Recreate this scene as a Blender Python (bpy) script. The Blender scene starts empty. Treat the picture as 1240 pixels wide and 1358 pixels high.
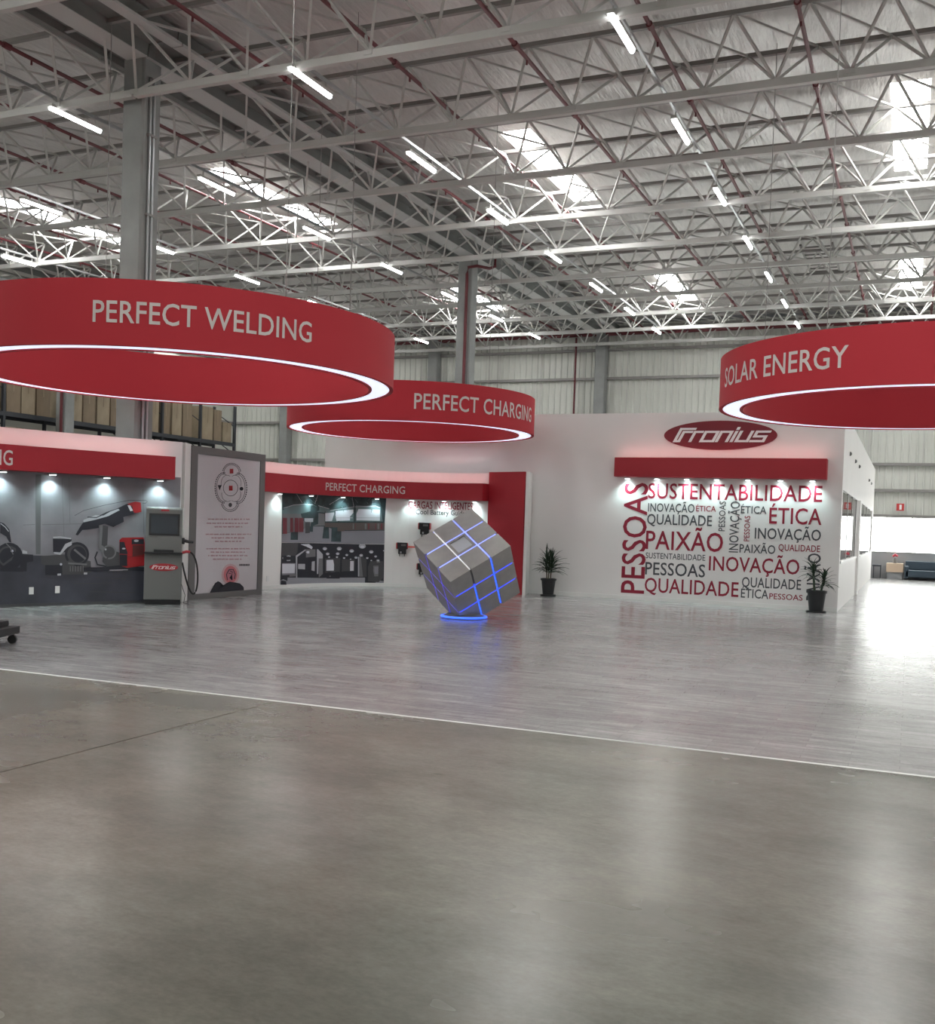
import bpy, bmesh, math, random
from mathutils import Vector, Matrix, noise
random.seed(7)
SC = bpy.context.scene
COL = SC.collection
PI = math.pi

# ------------------------------------------------------------------ camera
# photograph frame 1240x1358, focal length 1374 px, principal point (620,733)
FPX, PX, PY = 1374.0, 620.0, 733.0
d1 = Vector((1207 - PX, 714 - PY, FPX)).normalized()          # world +Y (depth of the hall)
d2 = -Vector((-2600 - PX, 586 - PY, FPX)).normalized()        # world +X
d2 = (d2 - d1 * d1.dot(d2)).normalized()
d3 = d2.cross(d1)
if d3.y > 0: d3 = -d3
CAM = Vector((0, 0, 1.5))
RX = Vector((d2.x, d1.x, d3.x)); RY = Vector((d2.y, d1.y, d3.y)); RZ = Vector((d2.z, d1.z, d3.z))
cd = bpy.data.cameras.new('camera'); cam = bpy.data.objects.new('camera', cd); COL.objects.link(cam)
cd.sensor_fit = 'HORIZONTAL'; cd.sensor_width = 36.0; cd.lens = FPX / 1240 * 36
cd.shift_y = (PY - 679) / 1240; cd.clip_end = 300
m = Matrix.Identity(4)
for i in range(3):
    m[i][0] = RX[i]; m[i][1] = -RY[i]; m[i][2] = -RZ[i]; m[i][3] = CAM[i]
cam.matrix_world = m
SC.camera = cam

# ------------------------------------------------------------------ world, exposure
w = bpy.data.worlds.new('sky'); SC.world = w; w.use_nodes = True
w.node_tree.nodes['Background'].inputs[0].default_value = (0.80, 0.88, 1.0, 1)
w.node_tree.nodes['Background'].inputs[1].default_value = 1.0
vs = SC.view_settings
vs.view_transform = 'Standard'; vs.look = 'None'; vs.gamma = 1.0; vs.use_curve_mapping = False
vs.exposure = 0.10
SKYLIGHT = 30.0      # strength of the roof skylights
TUBE = 22.0          # the lamps under the roof
WINDOW = 9.0         # daylight in the far windows
SPOT = 34.0          # watts of one downlight
HALO = 6.5           # strip light on top of the canopies

# ------------------------------------------------------------------ materials
def mat(name, col, rough=0.6, metal=0.0, emit=None, es=0.0, noise_amt=0.0, noise_scale=5.0, bump=0.0, bump_scale=30.0, stretch=None, coat=0.0, spec=0.5):
    M = bpy.data.materials.new(name); M.use_nodes = True
    nt = M.node_tree; b = nt.nodes['Principled BSDF']
    b.inputs['Base Color'].default_value = (*col, 1); b.inputs['Roughness'].default_value = rough
    b.inputs['Metallic'].default_value = metal
    b.inputs['Specular IOR Level'].default_value = spec
    if coat: b.inputs['Coat Weight'].default_value = coat
    if emit: b.inputs['Emission Color'].default_value = (*emit, 1); b.inputs['Emission Strength'].default_value = es
    if noise_amt or bump:
        tc = nt.nodes.new('ShaderNodeTexCoord'); mp = nt.nodes.new('ShaderNodeMapping')
        nt.links.new(tc.outputs['Object'], mp.inputs['Vector'])
        if stretch: mp.inputs['Scale'].default_value = stretch
    if noise_amt:
        n = nt.nodes.new('ShaderNodeTexNoise'); n.inputs['Scale'].default_value = noise_scale; n.inputs['Detail'].default_value = 5
        nt.links.new(mp.outputs[0], n.inputs['Vector'])
        r = nt.nodes.new('ShaderNodeValToRGB')
        lo = [max(0, c * (1 - noise_amt)) for c in col]; hi = [min(1, c * (1 + noise_amt)) for c in col]
        r.color_ramp.elements[0].color = (*lo, 1); r.color_ramp.elements[1].color = (*hi, 1)
        r.color_ramp.elements[0].position = 0.3; r.color_ramp.elements[1].position = 0.7
        nt.links.new(n.outputs['Fac'], r.inputs[0]); nt.links.new(r.outputs[0], b.inputs['Base Color'])
    if bump:
        n2 = nt.nodes.new('ShaderNodeTexNoise'); n2.inputs['Scale'].default_value = bump_scale; n2.inputs['Detail'].default_value = 4
        nt.links.new(mp.outputs[0], n2.inputs['Vector'])
        bp = nt.nodes.new('ShaderNodeBump'); bp.inputs['Strength'].default_value = bump; bp.inputs['Distance'].default_value = 0.05
        nt.links.new(n2.outputs['Fac'], bp.inputs['Height']); nt.links.new(bp.outputs[0], b.inputs['Normal'])
    return M

def floor_mat(name, dark, light, rough0, rough1, scale, tint=None, planks=False, spots=False):
    M = bpy.data.materials.new(name); M.use_nodes = True
    nt = M.node_tree; N = nt.nodes; L = nt.links; b = N['Principled BSDF']
    tc = N.new('ShaderNodeTexCoord'); mp = N.new('ShaderNodeMapping'); L.new(tc.outputs['Object'], mp.inputs[0])
    if not planks: mp.inputs['Rotation'].default_value = (0, 0, 0.25); mp.inputs['Scale'].default_value = (0.75, 1.2, 1)
    n1 = N.new('ShaderNodeTexNoise'); n1.inputs['Scale'].default_value = scale; n1.inputs['Detail'].default_value = 7; n1.inputs['Roughness'].default_value = 0.6
    L.new(mp.outputs[0], n1.inputs['Vector'])
    r1 = N.new('ShaderNodeValToRGB'); r1.color_ramp.interpolation = 'EASE'; r1.color_ramp.elements[0].position = 0.22; r1.color_ramp.elements[1].position = 0.78
    r1.color_ramp.elements[0].color = (*dark, 1); r1.color_ramp.elements[1].color = (*light, 1)
    L.new(n1.outputs['Fac'], r1.inputs[0]); colout = r1.outputs[0]
    if tint:
        n2 = N.new('ShaderNodeTexNoise'); n2.inputs['Scale'].default_value = scale * 0.35; n2.inputs['Detail'].default_value = 3
        mp2 = N.new('ShaderNodeMapping'); mp2.inputs['Location'].default_value = (7, 3, 1); L.new(tc.outputs['Object'], mp2.inputs[0]); L.new(mp2.outputs[0], n2.inputs['Vector'])
        r2 = N.new('ShaderNodeValToRGB'); r2.color_ramp.interpolation = 'EASE'; r2.color_ramp.elements[0].position = 0.35; r2.color_ramp.elements[1].position = 0.68
        L.new(n2.outputs['Fac'], r2.inputs[0])
        mx = N.new('ShaderNodeMixRGB'); mx.blend_type = 'MULTIPLY'; mx.inputs[2].default_value = (*tint, 1)
        L.new(r2.outputs[0], mx.inputs[0]); L.new(colout, mx.inputs[1]); colout = mx.outputs[0]
    if planks:
        bk = N.new('ShaderNodeTexBrick'); bk.inputs['Scale'].default_value = 1.0
        bk.inputs['Brick Width'].default_value = 0.62; bk.inputs['Row Height'].default_value = 0.105; bk.inputs['Mortar Size'].default_value = 0.003
        bk.inputs['Color1'].default_value = (0.80, 0.80, 0.80, 1); bk.inputs['Color2'].default_value = (1.12, 1.11, 1.10, 1); bk.inputs['Mortar'].default_value = (0.7, 0.7, 0.7, 1)
        L.new(mp.outputs[0], bk.inputs['Vector'])
        mx = N.new('ShaderNodeMixRGB'); mx.blend_type = 'MULTIPLY'; mx.inputs[0].default_value = 0.8
        L.new(colout, mx.inputs[1]); L.new(bk.outputs['Color'], mx.inputs[2]); colout = mx.outputs[0]
        # wood grain streaks
        mp3 = N.new('ShaderNodeMapping'); mp3.inputs['Scale'].default_value = (2.2, 22, 1); L.new(tc.outputs['Object'], mp3.inputs[0])
        n3 = N.new('ShaderNodeTexNoise'); n3.inputs['Scale'].default_value = 1.0; n3.inputs['Detail'].default_value = 4; L.new(mp3.outputs[0], n3.inputs['Vector'])
        r3 = N.new('ShaderNodeValToRGB'); r3.color_ramp.elements[0].color = (0.72, 0.72, 0.72, 1); r3.color_ramp.elements[1].color = (1.15, 1.15, 1.15, 1)
        r3.color_ramp.interpolation = 'EASE'; r3.color_ramp.elements[0].position = 0.25; r3.color_ramp.elements[1].position = 0.75
        L.new(n3.outputs['Fac'], r3.inputs[0])
        mx = N.new('ShaderNodeMixRGB'); mx.blend_type = 'MULTIPLY'; mx.inputs[0].default_value = 0.8
        L.new(colout, mx.inputs[1]); L.new(r3.outputs[0], mx.inputs[2]); colout = mx.outputs[0]
    if spots:
        v = N.new('ShaderNodeTexVoronoi'); v.inputs['Scale'].default_value = 3.2; L.new(mp.outputs[0], v.inputs['Vector'])
        r4 = N.new('ShaderNodeValToRGB'); r4.color_ramp.elements[0].position = 0.04; r4.color_ramp.elements[1].position = 0.12
        r4.color_ramp.elements[0].color = (0.45, 0.47, 0.45, 1); r4.color_ramp.elements[1].color = (1, 1, 1, 1)
        L.new(v.outputs['Distance'], r4.inputs[0])
        ng = N.new('ShaderNodeTexNoise'); ng.inputs['Scale'].default_value = 0.45; L.new(mp.outputs[0], ng.inputs['Vector'])
        rg = N.new('ShaderNodeValToRGB'); rg.color_ramp.elements[0].position = 0.5; rg.color_ramp.elements[1].position = 0.75; L.new(ng.outputs['Fac'], rg.inputs[0])
        mx = N.new('ShaderNodeMixRGB'); mx.blend_type = 'MULTIPLY'; L.new(rg.outputs[0], mx.inputs[0]); L.new(colout, mx.inputs[1]); L.new(r4.outputs[0], mx.inputs[2]); colout = mx.outputs[0]
    for sc_, am in ((9.0, 0.10), (38.0, 0.10)):      # mottling and fine grain
        nf = N.new('ShaderNodeTexNoise'); nf.inputs['Scale'].default_value = sc_; nf.inputs['Detail'].default_value = 6; nf.inputs['Roughness'].default_value = 0.7
        L.new(mp.outputs[0], nf.inputs['Vector'])
        rf = N.new('ShaderNodeMapRange'); rf.inputs['From Min'].default_value = 0.25; rf.inputs['From Max'].default_value = 0.75
        rf.inputs['To Min'].default_value = 1 - am * 1.4; rf.inputs['To Max'].default_value = 1 + am * 1.4
        L.new(nf.outputs['Fac'], rf.inputs[0])
        vm = N.new('ShaderNodeVectorMath'); vm.operation = 'SCALE'; L.new(colout, vm.inputs[0]); L.new(rf.outputs[0], vm.inputs['Scale']); colout = vm.outputs[0]
    L.new(colout, b.inputs['Base Color']); b.inputs['Specular IOR Level'].default_value = 0.5 if planks else 0.36
    rr = N.new('ShaderNodeMapRange'); rr.inputs['To Min'].default_value = rough0; rr.inputs['To Max'].default_value = rough1
    n5 = N.new('ShaderNodeTexNoise'); n5.inputs['Scale'].default_value = scale * 1.7; n5.inputs['Detail'].default_value = 4; L.new(mp.outputs[0], n5.inputs['Vector'])
    L.new(n5.outputs['Fac'], rr.inputs[0]); L.new(rr.outputs[0], b.inputs['Roughness'])
    n6 = N.new('ShaderNodeTexNoise'); n6.inputs['Scale'].default_value = 2.5; n6.inputs['Detail'].default_value = 3; L.new(mp.outputs[0], n6.inputs['Vector'])
    bp = N.new('ShaderNodeBump'); bp.inputs['Strength'].default_value = 0.05; bp.inputs['Distance'].default_value = 0.02
    return M

def glass_mat():
    M = bpy.data.materials.new('clear_glass'); M.use_nodes = True
    nt = M.node_tree; N = nt.nodes; N.remove(N['Principled BSDF'])
    t = N.new('ShaderNodeBsdfTransparent'); t.inputs[0].default_value = (0.9, 0.93, 0.92, 1)
    g = N.new('ShaderNodeBsdfGlossy'); g.inputs['Roughness'].default_value = 0.03
    mx = N.new('ShaderNodeMixShader'); fr = N.new('ShaderNodeFresnel'); fr.inputs[0].default_value = 1.45
    nt.links.new(fr.outputs[0], mx.inputs[0]); nt.links.new(t.outputs[0], mx.inputs[1]); nt.links.new(g.outputs[0], mx.inputs[2])
    nt.links.new(mx.outputs[0], N['Material Output'].inputs[0]); return M

M = {}
M['concrete_floor'] = floor_mat('polished_concrete', (0.080, 0.090, 0.074), (0.225, 0.222, 0.190), 0.20, 0.32, 0.5, tint=(0.98, 0.84, 0.78), spots=True)
M['vinyl'] = floor_mat('grey_wood_vinyl', (0.235, 0.230, 0.228), (0.335, 0.33, 0.328), 0.15, 0.28, 0.9, planks=True)
M['joint'] = mat('joint_filler', (0.085, 0.065, 0.05), 0.8)
M['alu'] = mat('aluminium_trim', (0.55, 0.55, 0.53), 0.5, 0.5)
M['foil'] = mat('silver_foil', (0.62, 0.605, 0.59), 0.38, 0.45, bump=1.0, bump_scale=3.0, stretch=(3.4, 0.5, 1), noise_amt=0.06, noise_scale=0.7)
M['steel'] = mat('white_steel', (0.54, 0.54, 0.52), 0.5, 0.0)
M['steel_dark'] = mat('grey_steel', (0.27, 0.26, 0.25), 0.5, 0.2)
M['concrete'] = mat('precast_concrete', (0.27, 0.28, 0.275), 0.75, noise_amt=0.12, noise_scale=2.0)
M['beam_shaded'] = mat('shaded_concrete', (0.17, 0.178, 0.172), 0.8, noise_amt=0.15, noise_scale=1.5)  # same beam concrete darkened, shade of its unlit faces in the colour
M['concrete_lit'] = mat('lit_concrete', (0.48, 0.48, 0.47), 0.7)  # same beam concrete paled, lamp light on its faces in the colour
M['pipe_red'] = mat('red_pipe_paint', (0.13, 0.020, 0.026), 0.5)
M['galv'] = mat('galvanised_steel', (0.5, 0.51, 0.52), 0.35, 0.9)
M['clad'] = mat('cladding', (0.60, 0.615, 0.57), 0.5, noise_amt=0.05, noise_scale=0.8)
M['masonry'] = mat('grey_masonry', (0.33, 0.34, 0.35), 0.8)
M['white'] = mat('white_paint', (0.80, 0.785, 0.77), 0.55, noise_amt=0.015, noise_scale=1.2)
M['trim'] = mat('white_trim', (0.78, 0.78, 0.76), 0.4)
M['red'] = mat('red_laminate', (0.38, 0.015, 0.027), 0.5)
M['fabric_red'] = mat('red_stretch_fabric', (0.44, 0.018, 0.030), 0.75)
M['letter_grey'] = mat('silver_letter', (0.62, 0.56, 0.54), 0.6)
M['word_red'] = mat('red_vinyl', (0.27, 0.007, 0.03), 0.5)
M['word_grey'] = mat('dark_grey_vinyl', (0.065, 0.07, 0.078), 0.5)
M['led'] = mat('led_diffuser', (0.9, 0.9, 0.95), 0.5, emit=(0.74, 0.80, 1.0), es=0.92)
M['skylight'] = mat('skylight_panel', (0.9, 0.9, 0.9), 0.5, emit=(1.0, 1.0, 0.98), es=SKYLIGHT)
M['tube'] = mat('lit_tube', (0.9, 0.9, 0.9), 0.5, emit=(1, 1, 1), es=TUBE)
M['window_lit'] = mat('daylit_pane', (0.9, 0.9, 0.9), 0.5, emit=(0.97, 1.0, 0.97), es=WINDOW)
M['lamp_lit'] = mat('lit_downlight', (0.9, 0.9, 0.9), 0.5, emit=(0.86, 1.0, 1.0), es=12)
M['halo'] = mat('lit_strip', (0.9, 0.9, 0.9), 0.5, emit=(1.0, 0.40, 0.39), es=HALO)
M['glass'] = glass_mat()
M['frame_grey'] = mat('grey_frame', (0.145, 0.145, 0.142), 0.5)
M['print_white'] = mat('printed_white', (0.56, 0.535, 0.56), 0.5)
M['black'] = mat('black_plastic', (0.012, 0.013, 0.015), 0.45)
M['rubber'] = mat('black_rubber', (0.02, 0.02, 0.02), 0.7)
M['kiosk'] = mat('kiosk_grey', (0.155, 0.16, 0.155), 0.45, 0.0)
M['screen'] = mat('dark_screen', (0.035, 0.045, 0.055), 0.25)
M['cube_panel'] = mat('brushed_panel', (0.38, 0.37, 0.355), 0.5, 0.4, noise_amt=0.05, noise_scale=9)
M['cube_pale'] = mat('pale_panel', (0.60, 0.63, 0.68), 0.4, 0.5)
M['led_blue'] = mat('blue_led', (0.1, 0.2, 0.9), 0.4, emit=(0.03, 0.06, 1.0), es=1.3)
M['led_bright'] = mat('bright_blue_led', (0.2, 0.4, 0.9), 0.4, emit=(0.006, 0.085, 1.0), es=1.35)
M['led_violet'] = mat('violet_blue_led', (0.1, 0.1, 0.9), 0.4, emit=(0.10, 0.07, 1.0), es=0.9)
M['led_pale'] = mat('pale_blue_led', (0.6, 0.7, 1.0), 0.4, emit=(0.20, 0.26, 1.0), es=0.95)
M['leaf'] = mat('dark_leaf', (0.020, 0.040, 0.022), 0.5)
M['leaf2'] = mat('leaf', (0.030, 0.060, 0.032), 0.5)
M['stem'] = mat('cane_stem', (0.10, 0.085, 0.05), 0.7)
M['soil'] = mat('soil', (0.03, 0.022, 0.015), 0.9)
M['carton'] = mat('cardboard', (0.25, 0.19, 0.13), 0.35, noise_amt=0.12, noise_scale=2)
M['carton2'] = mat('cardboard_light', (0.35, 0.285, 0.20), 0.6, noise_amt=0.15, noise_scale=2)
M['carton3'] = mat('wrapped_dark', (0.05, 0.045, 0.045), 0.4)
M['wood'] = mat('pallet_wood', (0.30, 0.22, 0.13), 0.8)
M['rack'] = mat('rack_dark', (0.045, 0.05, 0.06), 0.5)
M['sofa'] = mat('navy_upholstery', (0.045, 0.07, 0.095), 0.6)
M['table_wood'] = mat('light_wood', (0.60, 0.46, 0.34), 0.5)
M['exit_red'] = mat('exit_red', (0.55, 0.05, 0.05), 0.5)
M['exit_white'] = mat('exit_white', (0.85, 0.85, 0.85), 0.5)
M['outlet'] = mat('outlet_white', (0.75, 0.75, 0.75), 0.4)
M['flower'] = mat('flower_red', (0.5, 0.03, 0.06), 0.6)
M['screw_red'] = mat('red_plastic', (0.42, 0.03, 0.04), 0.4)
P = {}
def pm(name, col, **k):
    P[name] = mat('print_' + name, col, 0.45, **k); return P[name]
pm('wall', (0.215, 0.208, 0.232), noise_amt=0.22, noise_scale=1.6); pm('walldark', (0.12, 0.122, 0.13)); pm('floor', (0.052, 0.054, 0.072), noise_amt=0.35, noise_scale=1.5)
pm('dark', (0.018, 0.019, 0.028)); pm('mid', (0.06, 0.06, 0.065)); pm('grey', (0.16, 0.16, 0.17)); pm('light', (0.42, 0.42, 0.46)); pm('red', (0.36, 0.015, 0.02)); pm('reddark', (0.10, 0.02, 0.02)); pm('pale', (0.50, 0.50, 0.58))
pm('teal', (0.025, 0.045, 0.05), noise_amt=0.5, noise_scale=6); pm('teal2', (0.12, 0.17, 0.18)); pm('bfloor', (0.23, 0.225, 0.26)); pm('bfloor2', (0.30, 0.30, 0.33)); pm('brown', (0.10, 0.075, 0.07)); pm('maroon', (0.15, 0.03, 0.04)); pm('pink1', (0.55, 0.36, 0.38)); pm('pink2', (0.55, 0.16, 0.18)); pm('rose', (0.42, 0.16, 0.20)); pm('white', (0.62, 0.62, 0.68)); pm('beam', (0.75, 0.12, 0.10))

# ------------------------------------------------------------------ object helpers
def tag(o, label=None, cat=None, group=None, kind=None):
    if label: o['label'] = label
    if cat: o['category'] = cat
    if group: o['group'] = group
    if kind: o['kind'] = kind
    return o
def empty(name, loc=(0, 0, 0), rz=0.0, parent=None):
    o = bpy.data.objects.new(name, None); COL.objects.link(o); o.location = loc; o.rotation_euler = (0, 0, rz)
    o.empty_display_size = 0.2
    if parent: o.parent = parent
    return o
def worg(o):
    v = Vector((0, 0, 0))
    while o is not None:
        v += Vector(o.location); o = o.parent
    return v
class MB:
    def __init__(s): s.v = []; s.f = []; s.mi = []; s.cur = 0
    def add(s, vs_, fs):
        n = len(s.v); s.v += [tuple(v) for v in vs_]
        for f in fs: s.f.append([n + i for i in f]); s.mi.append(s.cur)
        return s
    def box(s, x0, x1, y0, y1, z0, z1, M_=None):
        v = [(x, y, z) for z in (z0, z1) for y in (y0, y1) for x in (x0, x1)]
        if M_ is not None: v = [tuple(M_ @ Vector(q)) for q in v]
        return s.add(v, [(0, 2, 3, 1), (4, 5, 7, 6), (0, 1, 5, 4), (2, 6, 7, 3), (0, 4, 6, 2), (1, 3, 7, 5)])
    def bar(s, p, q, wx, wz=None, n=4, cap=True):
        p = Vector(p); q = Vector(q); wz = wz or wx; d = (q - p).normalized()
        up = Vector((0, 0, 1)) if abs(d.z) < 0.95 else Vector((0, 1, 0))
        a = d.cross(up).normalized(); b = a.cross(d).normalized()
        vv = []
        for e in (p, q):
            for i in range(n):
                t = 2 * PI * (i + 0.5) / n
                k = math.sqrt(2) if n == 4 else 1
                vv.append(e + a * math.cos(t) * wx / 2 * k + b * math.sin(t) * wz / 2 * k)
        fs = [(i, (i + 1) % n, n + (i + 1) % n, n + i) for i in range(n)]
        if cap: fs += [tuple(range(n))[::-1], tuple(range(n, 2 * n))]
        return s.add(vv, fs)
    def tube(s, pts, r, n=8):
        pts = [Vector(p) for p in pts]; rings = []
        for i, p in enumerate(pts):
            d = (pts[min(i + 1, len(pts) - 1)] - pts[max(i - 1, 0)]).normalized()
            up = Vector((0, 0, 1)) if abs(d.z) < 0.9 else Vector((1, 0, 0))
            a = d.cross(up).normalized(); b = a.cross(d).normalized()
            rr = r[i] if isinstance(r, (list, tuple)) else r
            rings.append([p + (a * math.cos(2 * PI * k / n) + b * math.sin(2 * PI * k / n)) * rr for k in range(n)])
        vv = [v for rg in rings for v in rg]; fs = []
        for i in range(len(pts) - 1):
            for k in range(n): fs.append((i * n + k, i * n + (k + 1) % n, (i + 1) * n + (k + 1) % n, (i + 1) * n + k))
        fs += [tuple(range(n))[::-1], tuple((len(pts) - 1) * n + k for k in range(n))]
        return s.add(vv, fs)
    def lathe(s, prof, n=24, c=(0, 0, 0)):
        vv = []; fs = []
        for r, z in prof:
            for k in range(n): vv.append((c[0] + r * math.cos(2 * PI * k / n), c[1] + r * math.sin(2 * PI * k / n), c[2] + z))
        for i in range(len(prof) - 1):
            for k in range(n): fs.append((i * n + k, i * n + (k + 1) % n, (i + 1) * n + (k + 1) % n, (i + 1) * n + k))
        if prof[0][0] > 1e-4: fs.append(tuple(range(n))[::-1])
        if prof[-1][0] > 1e-4: fs.append(tuple((len(prof) - 1) * n + k for k in range(n)))
        return s.add(vv, fs)
    def build(s, name, m_, parent=None, local=False, smooth=False, bevel=0.0, kind=None):
        o0 = Vector((0, 0, 0)) if local or parent is None else worg(parent)
        me = bpy.data.meshes.new(name)
        me.from_pydata([(v[0] - o0.x, v[1] - o0.y, v[2] - o0.z) for v in s.v], [], s.f)
        ms = m_ if isinstance(m_, (list, tuple)) else [m_]
        for x in ms: me.materials.append(x)
        if len(ms) > 1:
            for p, i in zip(me.polygons, s.mi): p.material_index = i
        me.validate(); me.update()
        bm = bmesh.new(); bm.from_mesh(me)
        if len(ms) == 1: bmesh.ops.recalc_face_normals(bm, faces=bm.faces)
        if smooth:
            for f in bm.faces: f.smooth = True
            for e in bm.edges:
                if len(e.link_faces) == 2 and e.calc_face_angle(0) > 0.7: e.smooth = False
        bm.to_mesh(me); bm.free()
        o = bpy.data.objects.new(name, me); COL.objects.link(o)
        if parent: o.parent = parent
        if bevel:
            bv = o.modifiers.new('bevel', 'BEVEL'); bv.width = bevel; bv.segments = 2; bv.limit_method = 'ANGLE'
        if kind: o['kind'] = kind
        return o
def inst(src, parent, loc, rot=None, scale=None):
    o = src.copy(); COL.objects.link(o); o.parent = parent; o.location = loc
    if rot: o.rotation_euler = rot
    if scale: o.scale = scale
    return o
def copy_tree(o, parent=None):
    c = o.copy(); COL.objects.link(c); c.parent = parent
    for ch in list(o.children): copy_tree(ch, c)
    return c
def struct(o): o['kind'] = 'structure'; return o
ORD = ['first', 'second', 'third', 'fourth', 'fifth', 'sixth', 'seventh', 'eighth', 'ninth', 'tenth', 'eleventh', 'twelfth', 'thirteenth', 'fourteenth', 'fifteenth', 'sixteenth', 'seventeenth', 'eighteenth', 'nineteenth', 'twentieth']

# measuring from the calibrated photograph onto real surfaces
def ray(px, py):
    a, b = px - PX, py - PY
    return (RX * a + RY * b + RZ * FPX).normalized()
def on_y(px, py, Y): r = ray(px, py); return CAM + r * (Y / r.y)
def on_x(px, py, X): r = ray(px, py); return CAM + r * (X / r.x)

# lettering
_tc = {}
def text_mesh(txt):
    if txt in _tc: return _tc[txt]
    cu = bpy.data.curves.new('t', 'FONT'); cu.body = txt; cu.size = 1.0; cu.resolution_u = 3; cu.space_character = 1.03; cu.offset = 0.009
    ob = bpy.data.objects.new('t', cu); COL.objects.link(ob)
    bpy.context.view_layer.update()
    me = bpy.data.meshes.new_from_object(ob.evaluated_get(bpy.context.evaluated_depsgraph_get()))
    vv = [(v.co.x, v.co.y) for v in me.vertices]; ff = [tuple(p.vertices) for p in me.polygons]
    bpy.data.objects.remove(ob); bpy.data.curves.remove(cu); bpy.data.meshes.remove(me)
    x0 = min(v[0] for v in vv); x1 = max(v[0] for v in vv)
    vv = [((v[0] - x0) / (x1 - x0), v[1]) for v in vv]
    _tc[txt] = (vv, ff); return _tc[txt]
CAPH = max(v[1] for v in text_mesh('E')[0])
def lettering(txt, fn, name, m_, parent, local=False):
    """fn maps u in 0..1 along the word and v (0 = baseline, 1 = cap height) to a point"""
    vv, ff = text_mesh(txt)
    mb = MB(); mb.add([fn(u, v / CAPH) for u, v in vv], ff)
    return mb.build(name, m_, parent, local)

# ------------------------------------------------------------------ floor
fl = struct(MB().box(-30, 18.2, -14, 41.4, -0.30, -0.06).build('floor', M['masonry']))
JX = -4.685; YT = 7.14
MB().box(-30, JX - 0.010, -14, YT - 0.012, -0.06, 0.0).build('concrete_slab', M['concrete_floor'], fl)
MB().box(JX + 0.010, 18.2, -14, YT - 0.012, -0.06, 0.0).build('concrete_slab', M['concrete_floor'], fl)
MB().box(JX - 0.010, JX + 0.010, -14, YT - 0.012, -0.06, -0.003).build('joint_filler', M['joint'], fl)
MB().box(-30, 18.2, YT + 0.012, 41.4, -0.06, 0.004).build('vinyl_floor', M['vinyl'], fl)
tr = MB()
tr.add([(-30, YT - 0.012, 0), (18.2, YT - 0.012, 0), (18.2, YT, 0.006), (-30, YT, 0.006), (-30, YT + 0.013, 0.004), (18.2, YT + 0.013, 0.004)], [(0, 1, 2, 3), (3, 2, 5, 4)])
struct(tr.build('trim_1', M['alu']))

# ------------------------------------------------------------------ roof
SL = 0.022
def rz(z0, Y): return z0 + SL * (Y - 14)
YF = 41.27
SKY = []
for xc in (-29.3, -22.15, -15.15, -7.72, -0.33, 7.1, 14.4):
    for yc in (-5.0, 8.2 - 13.2 * 0 , 22.35, 35.5):
        SKY.append((xc, yc))
SKW, SKL = 0.33, 2.55
ceil = empty('ceiling'); struct(ceil)
# deck sheets run along Y, cut round each skylight
xs = sorted({-30.0, 18.2} | {x + s for x, _ in SKY for s in (-SKW, SKW) if -30 < x + s < 18.2})
for i in range(len(xs) - 1):
    a, b = xs[i], xs[i + 1]
    mid = (a + b) / 2
    cuts = sorted(y for x, y in SKY if abs(x - mid) < SKW)
    segs = []; y0 = -14.0
    for c in cuts:
        segs.append((y0, c - SKL)); y0 = c + SKL
    segs.append((y0, 41.4))
    for y0, y1 in segs:
        mb = MB(); 
        mb.add([(a, y0, rz(9.36, y0)), (b, y0, rz(9.36, y0)), (b, y1, rz(9.36, y1)), (a, y1, rz(9.36, y1)), (a, y0, rz(9.41, y0)), (b, y0, rz(9.41, y0)), (b, y1, rz(9.41, y1)), (a, y1, rz(9.41, y1))],
               [(0, 3, 2, 1), (4, 5, 6, 7), (0, 1, 5, 4), (2, 3, 7, 6), (1, 2, 6, 5), (3, 0, 4, 7)])
        mb.build('roof_lining', M['foil'], ceil)
for x, y in SKY:
    x0, x1 = max(x - SKW, -30), min(x + SKW, 18.2)
    for ya, yb in ((y - SKL, y - 0.03), (y + 0.03, y + SKL)):
        mb = MB(); mb.add([(x0, ya, rz(9.44, ya)), (x1, ya, rz(9.44, ya)), (x1, yb, rz(9.44, yb)), (x0, yb, rz(9.44, yb)), (x0, ya, rz(9.47, ya)), (x1, ya, rz(9.47, ya)), (x1, yb, rz(9.47, yb)), (x0, yb, rz(9.47, yb))],
               [(0, 3, 2, 1), (4, 5, 6, 7), (0, 1, 5, 4), (2, 3, 7, 6), (1, 2, 6, 5), (3, 0, 4, 7)])
        mb.build('skylight_panel', M['skylight'], ceil)

# walls of the hall
def corrugated(x0, x1, z0, z1, Y, pitch=0.26):
    mb = MB(); x = x0; prof = []
    while x < x1:
        prof += [(x, 0), (x + pitch * 0.62, 0), (x + pitch * 0.72, -0.04), (x + pitch * 0.90, -0.04)]; x += pitch
    prof = [(min(a, x1), b) for a, b in prof] + [(x1, 0)]
    vv = []
    for a, b in prof: vv += [(a, Y + b, z0), (a, Y + b, z1)]
    return mb.add(vv, [(2 * i, 2 * i + 2, 2 * i + 3, 2 * i + 1) for i in range(len(prof) - 1)])
wb = struct(MB().box(-30.2, 18.4, YF + 0.14, YF + 0.3, -0.3, 10.4).build('wall_back', M['masonry']))
corrugated(-30, 18.2, 2.30, 9.82, YF + 0.06).build('cladding', M['clad'], wb)
MB().box(-30, 18.2, YF - 0.05, YF + 0.14, 0.0, 0.97).build('dado', M['masonry'], wb)
MB().box(-30, -13.0, YF - 0.02, YF + 0.14, 0.97, 2.30).build('panel', M['masonry'], wb)
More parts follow.
